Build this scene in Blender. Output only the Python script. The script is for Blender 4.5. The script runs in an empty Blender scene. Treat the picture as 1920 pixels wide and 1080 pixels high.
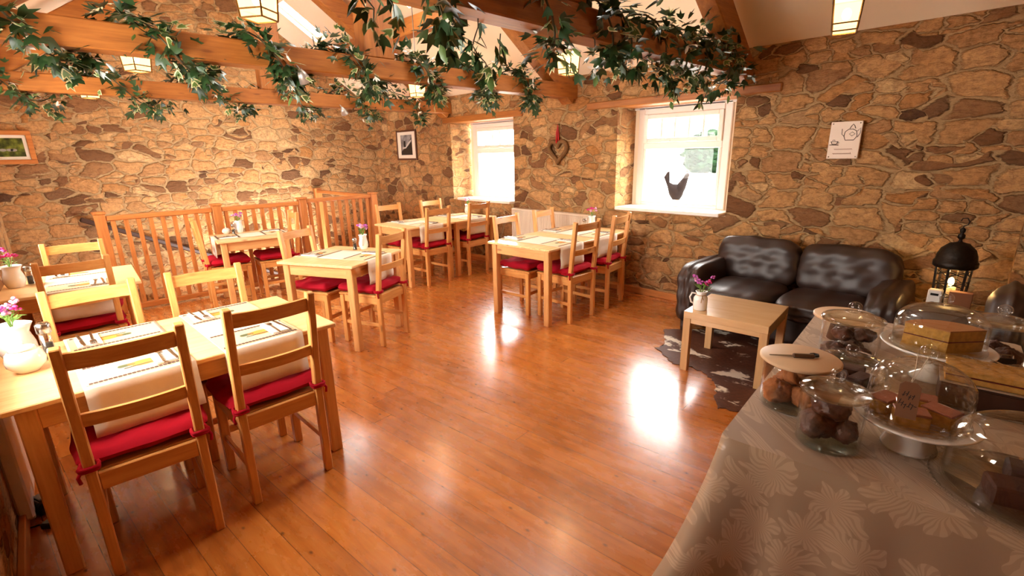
import bpy, math, random
from mathutils import Vector, Matrix
R = random.Random(7)
PI = math.pi
scn = bpy.context.scene
col = scn.collection

# ------------------------------------------------------------------ camera
cam_d = bpy.data.cameras.new('camera'); cam = bpy.data.objects.new('camera', cam_d); col.objects.link(cam)
cam_d.sensor_width = 36.0; cam_d.lens = 36.0 * 900.8 / 1920; cam_d.clip_start = 0.02
_r = Vector((.700, .714, -.019)).normalized(); _f = Vector((-.692, .671, -.267)).normalized()
_u = _r.cross(_f).normalized(); _r = _f.cross(_u).normalized()
cam.matrix_world = Matrix(((_r.x, _u.x, -_f.x, 0), (_r.y, _u.y, -_f.y, 0), (_r.z, _u.z, -_f.z, 1.5388), (0, 0, 0, 1)))
scn.camera = cam

# ------------------------------------------------------------------ light and exposure
scn.view_settings.view_transform = 'Standard'; scn.view_settings.look = 'None'
scn.view_settings.gamma = 1.0; scn.view_settings.use_curve_mapping = False
scn.view_settings.exposure = 0.34
scn.cycles.max_bounces = 10; scn.cycles.diffuse_bounces = 7; scn.cycles.transparent_max_bounces = 40
scn.cycles.caustics_reflective = False; scn.cycles.caustics_refractive = False
scn.cycles.sample_clamp_indirect = 10.0
world = bpy.data.worlds.new('overcast_sky'); scn.world = world; world.use_nodes = True
wn = world.node_tree.nodes; wn['Background'].inputs[0].default_value = (1.0, 0.97, 0.93, 1)
wn['Background'].inputs[1].default_value = 25.0

def area_light(name, loc, sx, sy, rot, power, color, portal=False):
    d = bpy.data.lights.new(name, 'AREA'); d.shape = 'RECTANGLE'; d.size = sx; d.size_y = sy
    d.energy = power; d.color = color
    if portal: d.cycles.is_portal = True
    o = bpy.data.objects.new(name, d); col.objects.link(o); o.location = loc; o.rotation_euler = rot
    return o
# light area shapes emit along local -Z
for nm, x in (('portal_window', -5.43), ('portal_window', -2.54)):
    area_light(nm, (x, 5.09, 1.45), 1.05, 1.15, (-PI/2, 0, 0), 1, (1, 1, 1), True)
# daylight through the windows of the opposite long wall, behind the photographer
for x in (-2.6, -5.1):
    area_light('window_daylight', (x, -.62, 1.45), .95, 1.0, (PI/2, 0, 0), 40, (1.0, .93, .82))

# ------------------------------------------------------------------ mesh builder
class MB:
    def __init__(s): s.v = []; s.f = []; s.sm = []; s.mi = []
    def add(s, vs, fs, smooth=False, mat=0, M=None):
        b = len(s.v)
        for v in vs:
            v = Vector(v)
            s.v.append(M @ v if M else v)
        for f in fs:
            s.f.append([b + i for i in f]); s.sm.append(smooth); s.mi.append(mat)
        return s
    def box(s, x0, x1, y0, y1, z0, z1, c=.003, M=None, mat=0):
        c = min(c, (x1-x0)*.3, (y1-y0)*.3, (z1-z0)*.3)
        if c <= 1e-5:
            vs = [(x, y, z) for x in (x0, x1) for y in (y0, y1) for z in (z0, z1)]
            return s.add(vs, [(0, 1, 3, 2), (4, 6, 7, 5), (0, 4, 5, 1), (2, 3, 7, 6), (0, 2, 6, 4), (1, 5, 7, 3)], False, mat, M)
        vs = []; ix = {}
        lo = (x0, y0, z0); hi = (x1, y1, z1)
        for sx in (0, 1):
            for sy in (0, 1):
                for sz in (0, 1):
                    sg = (sx, sy, sz)
                    for a in range(3):
                        p = [0, 0, 0]
                        for k in range(3):
                            e = hi[k] if sg[k] else lo[k]
                            p[k] = e if k == a else (e - c if sg[k] else e + c)
                        ix[(sg, a)] = len(vs); vs.append(p)
        fs = []
        for a in range(3):
            b, d = [k for k in range(3) if k != a]
            for sa in (0, 1):
                q = []
                for sb, sd in ((0, 0), (1, 0), (1, 1), (0, 1)):
                    g = [0, 0, 0]; g[a] = sa; g[b] = sb; g[d] = sd; q.append(ix[(tuple(g), a)])
                fs.append(q)
        for a in range(3):   # edges along axis a
            b, d = [k for k in range(3) if k != a]
            for sb in (0, 1):
                for sd in (0, 1):
                    g0 = [0, 0, 0]; g1 = [0, 0, 0]; g0[b] = g1[b] = sb; g0[d] = g1[d] = sd; g1[a] = 1
                    g0 = tuple(g0); g1 = tuple(g1)
                    fs.append([ix[(g0, b)], ix[(g1, b)], ix[(g1, d)], ix[(g0, d)]])
        for sx in (0, 1):
            for sy in (0, 1):
                for sz in (0, 1):
                    fs.append([ix[((sx, sy, sz), a)] for a in range(3)])
        return s.add(vs, fs, False, mat, M)
    def beam(s, p0, p1, w, h, up=(0, 0, 1), c=.004, mat=0):
        p0 = Vector(p0); p1 = Vector(p1); d = (p1 - p0); L = d.length; d.normalize()
        x = d.cross(Vector(up)).normalized(); z = x.cross(d).normalized()
        M = Matrix(((x.x, d.x, z.x, p0.x), (x.y, d.y, z.y, p0.y), (x.z, d.z, z.z, p0.z), (0, 0, 0, 1)))
        return s.box(-w/2, w/2, 0, L, -h/2, h/2, c, M, mat)
    def lathe(s, prof, seg=24, o=(0, 0, 0), M=None, mat=0, smooth=True, rf=None):
        vs = []; fs = []; n = len(prof)
        for r, z in prof:
            for k in range(seg):
                a = 2*PI*k/seg; rr = r*(rf(a, z) if rf else 1)
                vs.append((o[0]+rr*math.cos(a), o[1]+rr*math.sin(a), o[2]+z))
        for i in range(n-1):
            for k in range(seg):
                fs.append((i*seg+k, i*seg+(k+1) % seg, (i+1)*seg+(k+1) % seg, (i+1)*seg+k))
        if prof[0][0] > 1e-4: fs.append(tuple(range(seg))[::-1])
        if prof[-1][0] > 1e-4: fs.append(tuple((n-1)*seg+k for k in range(seg)))
        return s.add(vs, fs, smooth, mat, M)
    def shell(s, prof, t, seg=32, o=(0, 0, 0), M=None, mat=0, rf=None):
        # an open vessel with wall thickness t: outer profile then inner back
        inner = [(max(r-t, 0.0005), z + (t if i == 0 else 0)) for i, (r, z) in enumerate(prof)][::-1]
        return s.lathe(list(prof)+inner, seg, o, M, mat, True, rf)
    def ball(s, o, r, seg=12, rings=8, sc=(1, 1, 1), M=None, mat=0):
        vs = []; fs = []
        for i in range(rings+1):
            t = PI*i/rings
            for k in range(seg):
                a = 2*PI*k/seg
                vs.append((o[0]+sc[0]*r*math.sin(t)*math.cos(a), o[1]+sc[1]*r*math.sin(t)*math.sin(a), o[2]-sc[2]*r*math.cos(t)))
        for i in range(rings):
            for k in range(seg):
                fs.append((i*seg+k, i*seg+(k+1) % seg, (i+1)*seg+(k+1) % seg, (i+1)*seg+k))
        return s.add(vs, fs, True, mat, M)
    def tube(s, pts, r, seg=8, closed=False, M=None, mat=0):
        pts = [Vector(p) for p in pts]; n = len(pts); vs = []; fs = []; prev = None
        for i, p in enumerate(pts):
            if closed: t = pts[(i+1) % n]-pts[i-1]
            else: t = pts[min(i+1, n-1)]-pts[max(i-1, 0)]
            t.normalize()
            if prev is None:
                a = Vector((0, 0, 1)) if abs(t.z) < .9 else Vector((1, 0, 0)); x = t.cross(a).normalized()
            else:
                x = prev - t*prev.dot(t); x.normalize()
            prev = x; y = t.cross(x)
            rr = r[i] if isinstance(r, (list, tuple)) else r
            for k in range(seg):
                a = 2*PI*k/seg; vs.append(p+(x*math.cos(a)+y*math.sin(a))*rr)
        m = n if closed else n-1
        for i in range(m):
            for k in range(seg):
                j = (i+1) % n
                fs.append((i*seg+k, i*seg+(k+1) % seg, j*seg+(k+1) % seg, j*seg+k))
        if not closed:
            fs.append(tuple(range(seg))[::-1]); fs.append(tuple((n-1)*seg+k for k in range(seg)))
        return s.add(vs, fs, True, mat, M)
    def prism(s, out, z0, z1, M=None, mat=0, smooth=False):
        n = len(out); vs = [(x, y, z0) for x, y in out]+[(x, y, z1) for x, y in out]
        fs = [tuple(range(n))[::-1], tuple(range(n, 2*n))]+[(i, (i+1) % n, n+(i+1) % n, n+i) for i in range(n)]
        return s.add(vs, fs, smooth, mat, M)
    def grid(s, fn, nu, nv, smooth=True, mat=0, M=None, wrap=False):
        vs = [fn(i/nu, j/nv) for j in range(nv+1) for i in range(nu+1 if not wrap else nu)]
        w = nu+1 if not wrap else nu; fs = []
        for j in range(nv):
            for i in range(nu):
                i2 = (i+1) % w
                fs.append((j*w+i, j*w+i2, (j+1)*w+i2, (j+1)*w+i))
        return s.add(vs, fs, smooth, mat, M)
    def mesh(s, name, mats):
        me = bpy.data.meshes.new(name); me.from_pydata([tuple(v) for v in s.v], [], s.f)
        me.polygons.foreach_set('use_smooth', s.sm); me.polygons.foreach_set('material_index', s.mi)
        for m in (mats if isinstance(mats, (list, tuple)) else [mats]): me.materials.append(m)
        import bmesh
        bm = bmesh.new(); bm.from_mesh(me); bmesh.ops.recalc_face_normals(bm, faces=bm.faces); bm.to_mesh(me); bm.free()
        return me

def obj(name, mb, mats, parent=None):
    o = bpy.data.objects.new(name, mb.mesh(name, mats) if isinstance(mb, MB) else mb)
    col.objects.link(o)
    if parent: o.parent = parent
    return o
def tag(o, label, cat, group=None):
    o['label'] = label; o['category'] = cat
    if group: o['group'] = group
    return o
def thing(name, label, cat, loc=(0, 0, 0), rz=0, group=None, rot=None):
    o = bpy.data.objects.new(name, None); col.objects.link(o); o.empty_display_size = .05
    o.location = loc; o.rotation_euler = rot or (0, 0, rz)
    return tag(o, label, cat, group)
def struct(name, mb, mats, parent=None):
    o = obj(name, mb, mats, parent)
    if not parent: o['kind'] = 'structure'
    return o
def copy_tree(o, parent=None):
    c = o.copy(); col.objects.link(c)
    if parent: c.parent = parent
    for ch in list(o.children): copy_tree(ch, c)
    return c
def place(first, key, loc, rz, label, group=None):
    """the prototype itself the first time, then copies of it and all its parts"""
    if not first.get('_used'):
        first['_used'] = 1; o = first
    else:
        o = copy_tree(first)
    o.location = loc; o.rotation_euler = (0, 0, rz); o['label'] = label
    if group: o['group'] = group
    return o

# ------------------------------------------------------------------ materials
def srgb(h, g, b, a=1):
    f = lambda c: ((c/255+.055)/1.055)**2.4 if c/255 > .04045 else c/255/12.92
    return (f(h), f(g), f(b), a)
class NT:
    def __init__(s, name):
        s.m = bpy.data.materials.new(name); s.m.use_nodes = True
        s.t = s.m.node_tree; s.n = s.t.nodes; s.b = s.n['Principled BSDF']; s.out = s.n['Material Output']
    def new(s, t, **kw):
        n = s.n.new('ShaderNode'+t)
        for k, v in kw.items(): setattr(n, k, v)
        return n
    def link(s, a, b): s.t.links.new(a, b)
    def val(s, sock, v):
        if hasattr(v, 'is_linked') or hasattr(v, 'links'): s.link(v, sock)
        else: sock.default_value = v
    def math(s, op, a, b=0.0, c=None):
        n = s.new('Math', operation=op); s.val(n.inputs[0], a); s.val(n.inputs[1], b)
        if c is not None: s.val(n.inputs[2], c)
        return n.outputs[0]
    def mix(s, f, a, b, mode='MIX'):
        n = s.new('MixRGB', blend_type=mode); s.val(n.inputs[0], f); s.val(n.inputs[1], a); s.val(n.inputs[2], b)
        return n.outputs[0]
    def ramp(s, f, stops, interp='LINEAR'):
        n = s.new('ValToRGB'); e = n.color_ramp.elements; n.color_ramp.interpolation = interp
        while len(e) > 1: e.remove(e[-1])
        e[0].position, e[0].color = stops[0]
        for p, c in stops[1:]:
            x = e.new(p); x.color = c
        s.val(n.inputs[0], f); return n.outputs[0]
    def noise(s, vec, scale, detail=3, rough=.5, dist=0.0):
        n = s.new('TexNoise'); n.inputs['Scale'].default_value = scale; n.inputs['Detail'].default_value = detail
        n.inputs['Roughness'].default_value = rough; n.inputs['Distortion'].default_value = dist
        if vec is not None: s.link(vec, n.inputs['Vector'])
        return n
    def mapping(s, vec, scale=(1, 1, 1), loc=(0, 0, 0), rot=(0, 0, 0)):
        n = s.new('Mapping'); n.inputs['Scale'].default_value = scale; n.inputs['Location'].default_value = loc
        n.inputs['Rotation'].default_value = rot; s.link(vec, n.inputs['Vector']); return n.outputs[0]
    def objco(s): return s.new('TexCoord').outputs['Object']
    def bump(s, h, strength=.3, dist=.01):
        n = s.new('Bump'); n.inputs['Strength'].default_value = strength; n.inputs['Distance'].default_value = dist
        s.link(h, n.inputs['Height']); s.link(n.outputs[0], s.b.inputs['Normal']); return n
    def set(s, **kw):
        for k, v in kw.items(): s.val(s.b.inputs[k.replace('_', ' ')], v)
        return s
_mc = {}
def plain(name, c, rough=.6, metal=0.0, spec=.5, nscale=0, namt=.15, coat=0.0, bumpd=0.0, sheen=0.0):
    if name in _mc: return _mc[name]
    t = NT(name); base = srgb(*c)
    if nscale:
        n = t.noise(t.objco(), nscale, 4)
        dark = tuple(x*(1-namt) for x in base[:3])+(1,); lite = tuple(min(1, x*(1+namt)) for x in base[:3])+(1,)
        cc = t.mix(n.outputs['Fac'], dark, lite); t.link(cc, t.b.inputs['Base Color'])
        if bumpd: t.bump(n.outputs['Fac'], .6, bumpd)
    else: t.b.inputs['Base Color'].default_value = base
    t.b.inputs['Roughness'].default_value = rough; t.b.inputs['Metallic'].default_value = metal
    t.b.inputs['Specular IOR Level'].default_value = spec
    t.b.inputs['Coat Weight'].default_value = coat
    t.b.inputs['Sheen Weight'].default_value = sheen
    _mc[name] = t.m; return t.m

def pine(name, axis, c1, c2, rough=.38, coat=0.0, knots=True):
    if name in _mc: return _mc[name]
    t = NT(name); co = t.objco(); oi = t.new('ObjectInfo')
    add = t.new('VectorMath', operation='ADD'); t.link(co, add.inputs[0])
    sc = t.new('VectorMath', operation='SCALE'); sc.inputs[0].default_value = (3.1, 5.7, 2.3); t.link(oi.outputs['Random'], sc.inputs['Scale'])
    t.link(sc.outputs[0], add.inputs[1])
    s = {'x': (1.2, 16, 16), 'y': (16, 1.2, 16), 'z': (16, 16, 1.2)}[axis]
    v = t.mapping(add.outputs[0], s)
    n = t.noise(v, 2.0, 5, .6, .6); fine = t.noise(v, 9.0, 2, .5)
    f = t.math('ADD', t.math('MULTIPLY', n.outputs['Fac'], .75), t.math('MULTIPLY', fine.outputs['Fac'], .25))
    rmp = t.ramp(f, [(.3, srgb(*c2)), (.62, srgb(*c1))])
    cc = rmp
    if knots:
        vo = t.new('TexVoronoi'); vo.inputs['Scale'].default_value = 5.0
        t.link(t.mapping(add.outputs[0], {'x': (.6, 2, 2), 'y': (2, .6, 2), 'z': (2, 2, .6)}[axis]), vo.inputs['Vector'])
        k = t.ramp(vo.outputs['Distance'], [(.06, (1, 1, 1, 1)), (.13, (0, 0, 0, 1))])
        cc = t.mix(t.math('MULTIPLY', k, .6), rmp, srgb(110, 60, 25))
    t.link(cc, t.b.inputs['Base Color']); t.b.inputs['Roughness'].default_value = rough
    t.b.inputs['Coat Weight'].default_value = coat
    t.bump(f, .15, .002)
    _mc[name] = t.m; return t.m

# rubble stone: warped cells, wide at random, in buff, brown and purple grey
def stone(name, tint=(1, 1, 1), su=3.5, sv=6.4):
    t = NT(name); co = t.objco(); sep = t.new('SeparateXYZ'); t.link(co, sep.inputs[0])
    u = t.math('ADD', sep.outputs[0], sep.outputs[1])
    cmb = t.new('CombineXYZ'); t.link(t.math('MULTIPLY', u, su), cmb.inputs[0]); t.link(t.math('MULTIPLY', sep.outputs[2], sv), cmb.inputs[1])
    base = cmb.outputs[0]
    w = t.noise(base, .9, 3, .6)
    sub = t.new('VectorMath', operation='SUBTRACT'); t.link(w.outputs['Color'], sub.inputs[0]); sub.inputs[1].default_value = (.5, .5, .5)
    scl = t.new('VectorMath', operation='SCALE'); t.link(sub.outputs[0], scl.inputs[0]); scl.inputs['Scale'].default_value = .5
    ad = t.new('VectorMath', operation='ADD'); t.link(base, ad.inputs[0]); t.link(scl.outputs[0], ad.inputs[1])
    ragg = t.noise(base, 6.0, 4, .6)
    sub2 = t.new('VectorMath', operation='SUBTRACT'); t.link(ragg.outputs['Color'], sub2.inputs[0]); sub2.inputs[1].default_value = (.5, .5, .5)
    scl2 = t.new('VectorMath', operation='SCALE'); t.link(sub2.outputs[0], scl2.inputs[0]); scl2.inputs['Scale'].default_value = .2
    ad2 = t.new('VectorMath', operation='ADD'); t.link(ad.outputs[0], ad2.inputs[0]); t.link(scl2.outputs[0], ad2.inputs[1])
    P = ad2.outputs[0]
    def cells(scale, off):
        q = t.mapping(P, (scale, scale, scale), (off, off*.7, 0))
        r = []
        for ft in ('F1', 'F2'):
            a = t.new('TexVoronoi', voronoi_dimensions='2D', feature=ft, distance='MINKOWSKI'); a.inputs['Exponent'].default_value = 3.2
            t.link(q, a.inputs['Vector']); a.inputs['Scale'].default_value = 1.0; a.inputs['Randomness'].default_value = .82; r.append(a)
        return r[0].outputs['Color'], t.math('SUBTRACT', r[1].outputs['Distance'], r[0].outputs['Distance'])
    c1, d1 = cells(1.0, 0.0); c2, d2 = cells(1.7, 4.3)
    sel = t.math('GREATER_THAN', t.noise(base, .55, 1).outputs['Fac'], .52)
    ccol = t.mix(sel, c1, c2)
    dist = t.math('ADD', t.math('MULTIPLY', d1, t.math('SUBTRACT', 1.0, sel)), t.math('MULTIPLY', d2, sel))
    sc2 = t.new('SeparateColor'); t.link(ccol, sc2.inputs[0])
    k = lambda *c: tuple(a*b for a, b in zip(srgb(*c)[:3], tint))+(1,)
    body = t.ramp(sc2.outputs[0], [(0, k(108, 74, 46)), (.10, k(138, 98, 64)), (.17, k(182, 138, 92)), (.4, k(196, 150, 98)), (.6, k(208, 164, 112)), (.75, k(184, 130, 74)), (.87, k(214, 178, 128)), (.93, k(150, 112, 76)), (1, k(84, 56, 38))])
    gr = t.noise(co, 22.0, 6, .7); st = t.noise(t.mapping(co, (5, 5, 16)), 3.0, 4, .65)
    body = t.mix(t.ramp(gr.outputs['Fac'], [(.42, (0, 0, 0, 1)), (.75, (.75, .75, .75, 1))]), body, k(122, 86, 54), 'MIX')
    body = t.mix(.55, body, t.ramp(st.outputs['Fac'], [(.25, k(130, 92, 60)), (.5, (1, 1, 1, 1)), (.8, k(255, 240, 215))]), 'MULTIPLY')
    mort = t.mix(gr.outputs['Fac'], k(158, 130, 92), k(190, 158, 114))
    edge = t.math('ADD', dist, t.math('MULTIPLY', t.math('SUBTRACT', gr.outputs['Fac'], .5), .06))
    me = t.ramp(edge, [(.07, (0, 0, 0, 1)), (.13, (1, 1, 1, 1))])
    dk = t.ramp(edge, [(.035, (0, 0, 0, 1)), (.06, (1, 1, 1, 1)), (.09, (0, 0, 0, 1))])
    cc = t.mix(me, mort, body)
    t.link(cc, t.b.inputs['Base Color']); t.b.inputs['Roughness'].default_value = .88; t.b.inputs['Specular IOR Level'].default_value = .25
    prof = t.ramp(edge, [(.06, (0, 0, 0, 1)), (.16, (.75, .75, .75, 1)), (.45, (1, 1, 1, 1))])
    h = t.math('ADD', t.math('MULTIPLY', prof, 1.0), t.math('ADD', t.math('MULTIPLY', st.outputs['Fac'], .5), t.math('MULTIPLY', gr.outputs['Fac'], .7)))
    h = t.math('ADD', h, t.math('MULTIPLY', sc2.outputs[1], .35))
    t.bump(h, 1.0, .03)
    return t.m

def floor_mat():
    t = NT('floorboards'); co = t.mapping(t.objco(), (1, 1, 1), (0, 0, 0), (0, 0, -math.radians(5.5)))
    sep = t.new('SeparateXYZ'); t.link(co, sep.inputs[0])
    v = t.math('DIVIDE', sep.outputs[1], .128); row = t.math('FLOOR', v); fv = t.math('FRACT', v)
    wn1 = t.new('TexWhiteNoise', noise_dimensions='1D'); t.link(row, wn1.inputs['W'])
    u = t.math('ADD', t.math('DIVIDE', sep.outputs[0], 3.1), t.math('MULTIPLY', wn1.outputs['Value'], 7.3))
    fu = t.math('FRACT', u); pid = t.math('ADD', t.math('MULTIPLY', t.math('FLOOR', u), 17.13), row)
    wn2 = t.new('TexWhiteNoise', noise_dimensions='1D'); t.link(pid, wn2.inputs['W'])
    off = t.new('CombineXYZ'); t.link(t.math('MULTIPLY', wn2.outputs['Value'], 30.0), off.inputs[0]); t.link(t.math('MULTIPLY', wn2.outputs['Value'], 11.0), off.inputs[2])
    ad = t.new('VectorMath', operation='ADD'); t.link(co, ad.inputs[0]); t.link(off.outputs[0], ad.inputs[1])
    gr = t.noise(t.mapping(ad.outputs[0], (1.1, 13, 1)), 2.2, 5, .65, .4)
    blotch = t.noise(t.mapping(ad.outputs[0], (1.5, 4, 1)), 1.6, 4, .6)
    f = t.math('ADD', t.math('MULTIPLY', gr.outputs['Fac'], .6), t.math('MULTIPLY', blotch.outputs['Fac'], .4))
    base = t.ramp(f, [(.28, srgb(142, 78, 24)), (.5, srgb(194, 116, 46)), (.72, srgb(214, 142, 68))])
    base = t.mix(.5, base, t.ramp(wn2.outputs['Value'], [(0, srgb(190, 170, 160)), (1, (1, 1, 1, 1))]), 'MULTIPLY')
    vo = t.new('TexVoronoi', voronoi_dimensions='2D'); vo.inputs['Scale'].default_value = 4.2; t.link(t.mapping(ad.outputs[0], (.7, 1.2, 1)), vo.inputs['Vector'])
    kn = t.ramp(vo.outputs['Distance'], [(.012, (1, 1, 1, 1)), (.045, (0, 0, 0, 1))])
    base = t.mix(t.math('MULTIPLY', kn, .75), base, srgb(62, 32, 16))
    gap = t.math('MAXIMUM', t.math('LESS_THAN', fv, .022), t.math('LESS_THAN', fu, .0013))
    base = t.mix(t.math('MULTIPLY', gap, .75), base, srgb(60, 34, 18))
    t.link(base, t.b.inputs['Base Color'])
    rg = t.noise(t.mapping(co, (2, 5, 1)), 3.0, 4, .6)
    rr = t.ramp(rg.outputs['Fac'], [(.3, (.2, .2, .2, 1)), (.7, (.34, .34, .34, 1))])
    t.link(rr, t.b.inputs['Roughness']); t.b.inputs['Specular IOR Level'].default_value = .55
    t.b.inputs['Coat Weight'].default_value = 1.0; t.b.inputs['Coat Roughness'].default_value = .19; t.b.inputs['Coat IOR'].default_value = 1.5
    h = t.math('SUBTRACT', t.math('MULTIPLY', f, .3), t.math('MULTIPLY', gap, 1.0))
    t.bump(h, .25, .004)
    return t.m

def thin_glass(name, tint=(1, 1, 1), rough=.0, bumpy=None, strength=1.0):
    t = NT(name); t.n.remove(t.b)
    tr = t.new('BsdfTransparent'); lw = t.new('LayerWeight'); lw.inputs['Blend'].default_value = .5
    # longer path through the glass at the grazing rim
    rim = t.math('POWER', lw.outputs['Facing'], 4.0)
    t.link(t.mix(rim, tint+(1,), tuple(c*.74 for c in tint)+(1,)), tr.inputs[0])
    gl = t.new('BsdfGlossy'); gl.inputs['Roughness'].default_value = rough; gl.inputs[0].default_value = (1, 1, 1, 1)
    fr = t.new('Fresnel'); geo = t.new('NewGeometry')   # the same air-to-glass reflectance from either side of the thin wall
    t.link(t.math('ADD', 1.45, t.math('MULTIPLY', geo.outputs['Backfacing'], 1/1.45-1.45)), fr.inputs['IOR'])
    if bumpy:
        co = t.objco(); vo = t.new('TexVoronoi'); vo.inputs['Scale'].default_value = bumpy; t.link(co, vo.inputs['Vector'])
        bp = t.new('Bump'); bp.inputs['Strength'].default_value = .8; bp.inputs['Distance'].default_value = .006
        t.link(vo.outputs['Distance'], bp.inputs['Height']); t.link(bp.outputs[0], gl.inputs['Normal']); t.link(bp.outputs[0], fr.inputs['Normal'])
    mx = t.new('MixShader'); t.link(t.math('MULTIPLY', fr.outputs[0], strength), mx.inputs[0])
    t.link(tr.outputs[0], mx.inputs[1]); t.link(gl.outputs[0], mx.inputs[2]); t.link(mx.outputs[0], t.out.inputs['Surface'])
    return t.m

def cloth_weave(name, c, rough=.9, scale=600):
    t = NT(name); co = t.objco(); n = t.noise(t.mapping(co, (1, 1, 1)), 40, 4, .6)
    t.link(t.mix(n.outputs['Fac'], tuple(x*.88 for x in srgb(*c)[:3])+(1,), srgb(*c)), t.b.inputs['Base Color'])
    t.b.inputs['Roughness'].default_value = rough; t.b.inputs['Specular IOR Level'].default_value = .2
    t.bump(n.outputs['Fac'], .25, .003); return t.m

P1, P2 = (222, 164, 96), (194, 128, 62)
WX, WY, WZ = (pine('oiled_pine_'+a, a, P1, P2) for a in 'xyz')
TX = pine('table_top_pine', 'x', (240, 204, 150), (220, 172, 112), .3)
LX, LY_, LZ = (pine('pale_pine_'+a, a, (226, 174, 112), (200, 142, 82), .4) for a in 'xyz')
FX, FY, FZ = (pine('fence_pine_'+a, a, (198, 126, 64), (164, 94, 42), .42) for a in 'xyz')
OX, OY, OZ = (pine('oak_beam_'+a, a, (170, 106, 44), (132, 76, 26), .5) for a in 'xyz')
BIX, BIZ = pine('birch_x', 'x', (214, 178, 132), (200, 160, 112), .26, .5, knots=False), pine('birch_z', 'z', (204, 164, 116), (190, 148, 98), .45, knots=False)
STONE = stone('rubble_stone', (1.0, .965, .93))
FLOOR = floor_mat()
PLASTER = plain('cream_plaster', (246, 230, 202), .9, nscale=3, namt=.04)
WHITEP = plain('white_gloss_paint', (238, 230, 220), .35)
RED = cloth_weave('red_cushion_cotton', (168, 10, 34))
LINEN = cloth_weave('cream_linen', (226, 214, 196))
CHINA = plain('white_china', (238, 234, 228), .12, coat=.5)
STEEL = plain('cutlery_steel', (170, 165, 160), .22, 1.0)
BLACKM = plain('black_iron', (22, 18, 15), .5, .6)
NAPKIN = plain('white_paper_napkin', (242, 238, 230), .9, nscale=40, namt=.04)
GLASS = thin_glass('clear_glass', (.988, .994, .988))
WGLASS = thin_glass('window_glass', strength=.2)
RIBGLASS = thin_glass('hammered_glass', (1, .99, .97), .02, 55)
GREEN = plain('ivy_green', (38, 66, 32), .4, nscale=30, namt=.4)
GREEN2 = plain('ivy_pale_green', (74, 100, 44), .45, nscale=30, namt=.3)
CREAML = plain('ivy_cream_edge', (186, 180, 136), .5)
VINE = plain('vine_stem', (70, 62, 34), .7)
PETALW = plain('white_petal', (244, 238, 226), .7)
PURPLE = plain('purple_petal', (176, 84, 170), .7, nscale=60, namt=.25)
PINK = plain('pink_petal', (226, 160, 196), .7, nscale=60, namt=.2)
MAGENTA = plain('magenta_petal', (206, 40, 120), .7)
STEMG = plain('flower_stem_green', (110, 150, 60), .6)

# ================================================================== the room
XL, XR, YF, YB, EAVE, YR, SL = -8.32, .58, -.33, 4.67, 2.39, 2.17, .68
RIDGE = EAVE + (YB-YR)*SL
TH = .45
WIN = [(-6.08, -4.73, .89, 2.03), (-3.12, -1.87, .93, 2.03)]
def wall_y(name, y0, y1, wins, zb=0.0):
    m = MB(); xs = XL-TH
    for x0, x1, z0, z1 in wins:
        m.box(xs, x0, y0, y1, zb, EAVE+.3, 0); m.box(x0, x1, y0, y1, zb, z0, 0); m.box(x0, x1, y0, y1, z1, EAVE+.3, 0); xs = x1
    m.box(xs, XR+.3, y0, y1, zb, EAVE+.3, 0)
    return struct(name, m, STONE)
wall_y('wall_back', YB, YB+TH, WIN, -1.8)
wall_y('wall_front', YF-TH, YF, [(-5.65, -4.55, .95, 2.0), (-3.15, -2.05, .95, 2.0)], -1.8)
m = MB()
pts = [(YF-TH, -1.8), (YB+TH, -1.8), (YB+TH, EAVE), (YR, RIDGE+.05), (YF-TH, EAVE)]
def gable(x0, x1):
    return MB().add([(x, y, z) for x in (x0, x1) for y, z in pts], [(0, 1, 2, 3, 4), (9, 8, 7, 6, 5)]+[(i, (i+1) % 5, 5+(i+1) % 5, 5+i) for i in range(5)])
struct('wall_left', gable(XL-TH, XL), STONE)
m = gable(XR, XR+.3); m.box(.09, XR, 4.25, YB, 0, 2.6, 0)
struct('wall_right', m, STONE)

m = MB(); m.box(-6.42, XR, YF, YB, -.12, 0, 0)
m.box(XL, -6.42, YF, .35, -.12, 0, 0); m.box(XL, -6.42, 3.55, YB, -.12, 0, 0)
struct('floor', m, FLOOR)
m = MB()
for i in range(8):
    m.box(XL, -6.45, .36+i*.38, .36+(i+1)*.38+.02, -1.8, -.2-.2*i, .004)
struct('staircase', m, OX)
for nm, y0, y1 in (('baseboard_back', YB-.025, YB), ('baseboard_front', YF, YF+.025)):
    m = MB(); m.box(-6.2, .09, y0, y1, 0, .075, .004); struct(nm, m, FX)

# ceiling: two plastered slopes, the window side cut for roof lights
def slope_side(sgn):
    # local frame: origin at eave line, s up the slope
    y0 = YB if sgn > 0 else YF
    L = math.hypot(YB-YR, (YB-YR)*SL); ca = (YB-YR)/L; sa = ca*SL
    return Matrix(((1, 0, 0, 0), (0, -ca*sgn, sa*sgn, y0), (0, sa, ca, EAVE), (0, 0, 0, 1))), L, ca
SKY = [(-7.66, -7.30, 2.9, 3.46), (-5.22, -4.76, 2.55, 3.5), (-2.95, -2.35, 2.55, 3.3)]  # last opening is out of view, added to brighten near floor and cake table
m = MB(); M, L, ca = slope_side(1)
xs = XL-.05; 
for x0, x1, ya, yb in SKY:
    s0 = (YB-yb)/ca; s1 = (YB-ya)/ca
    m.box(xs, x0, -.3, L+.06, 0, .14, 0, M); m.box(x0, x1, -.3, s0, 0, .14, 0, M); m.box(x0, x1, s1, L+.06, 0, .14, 0, M); xs = x1
m.box(xs, XR+.1, -.3, L+.06, 0, .14, 0, M)
M2, L2, ca2 = slope_side(-1)
m.box(XL-.05, XR+.1, -.3, L2+.06, 0, .14, 0, M2)
struct('ceiling', m, PLASTER)
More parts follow.
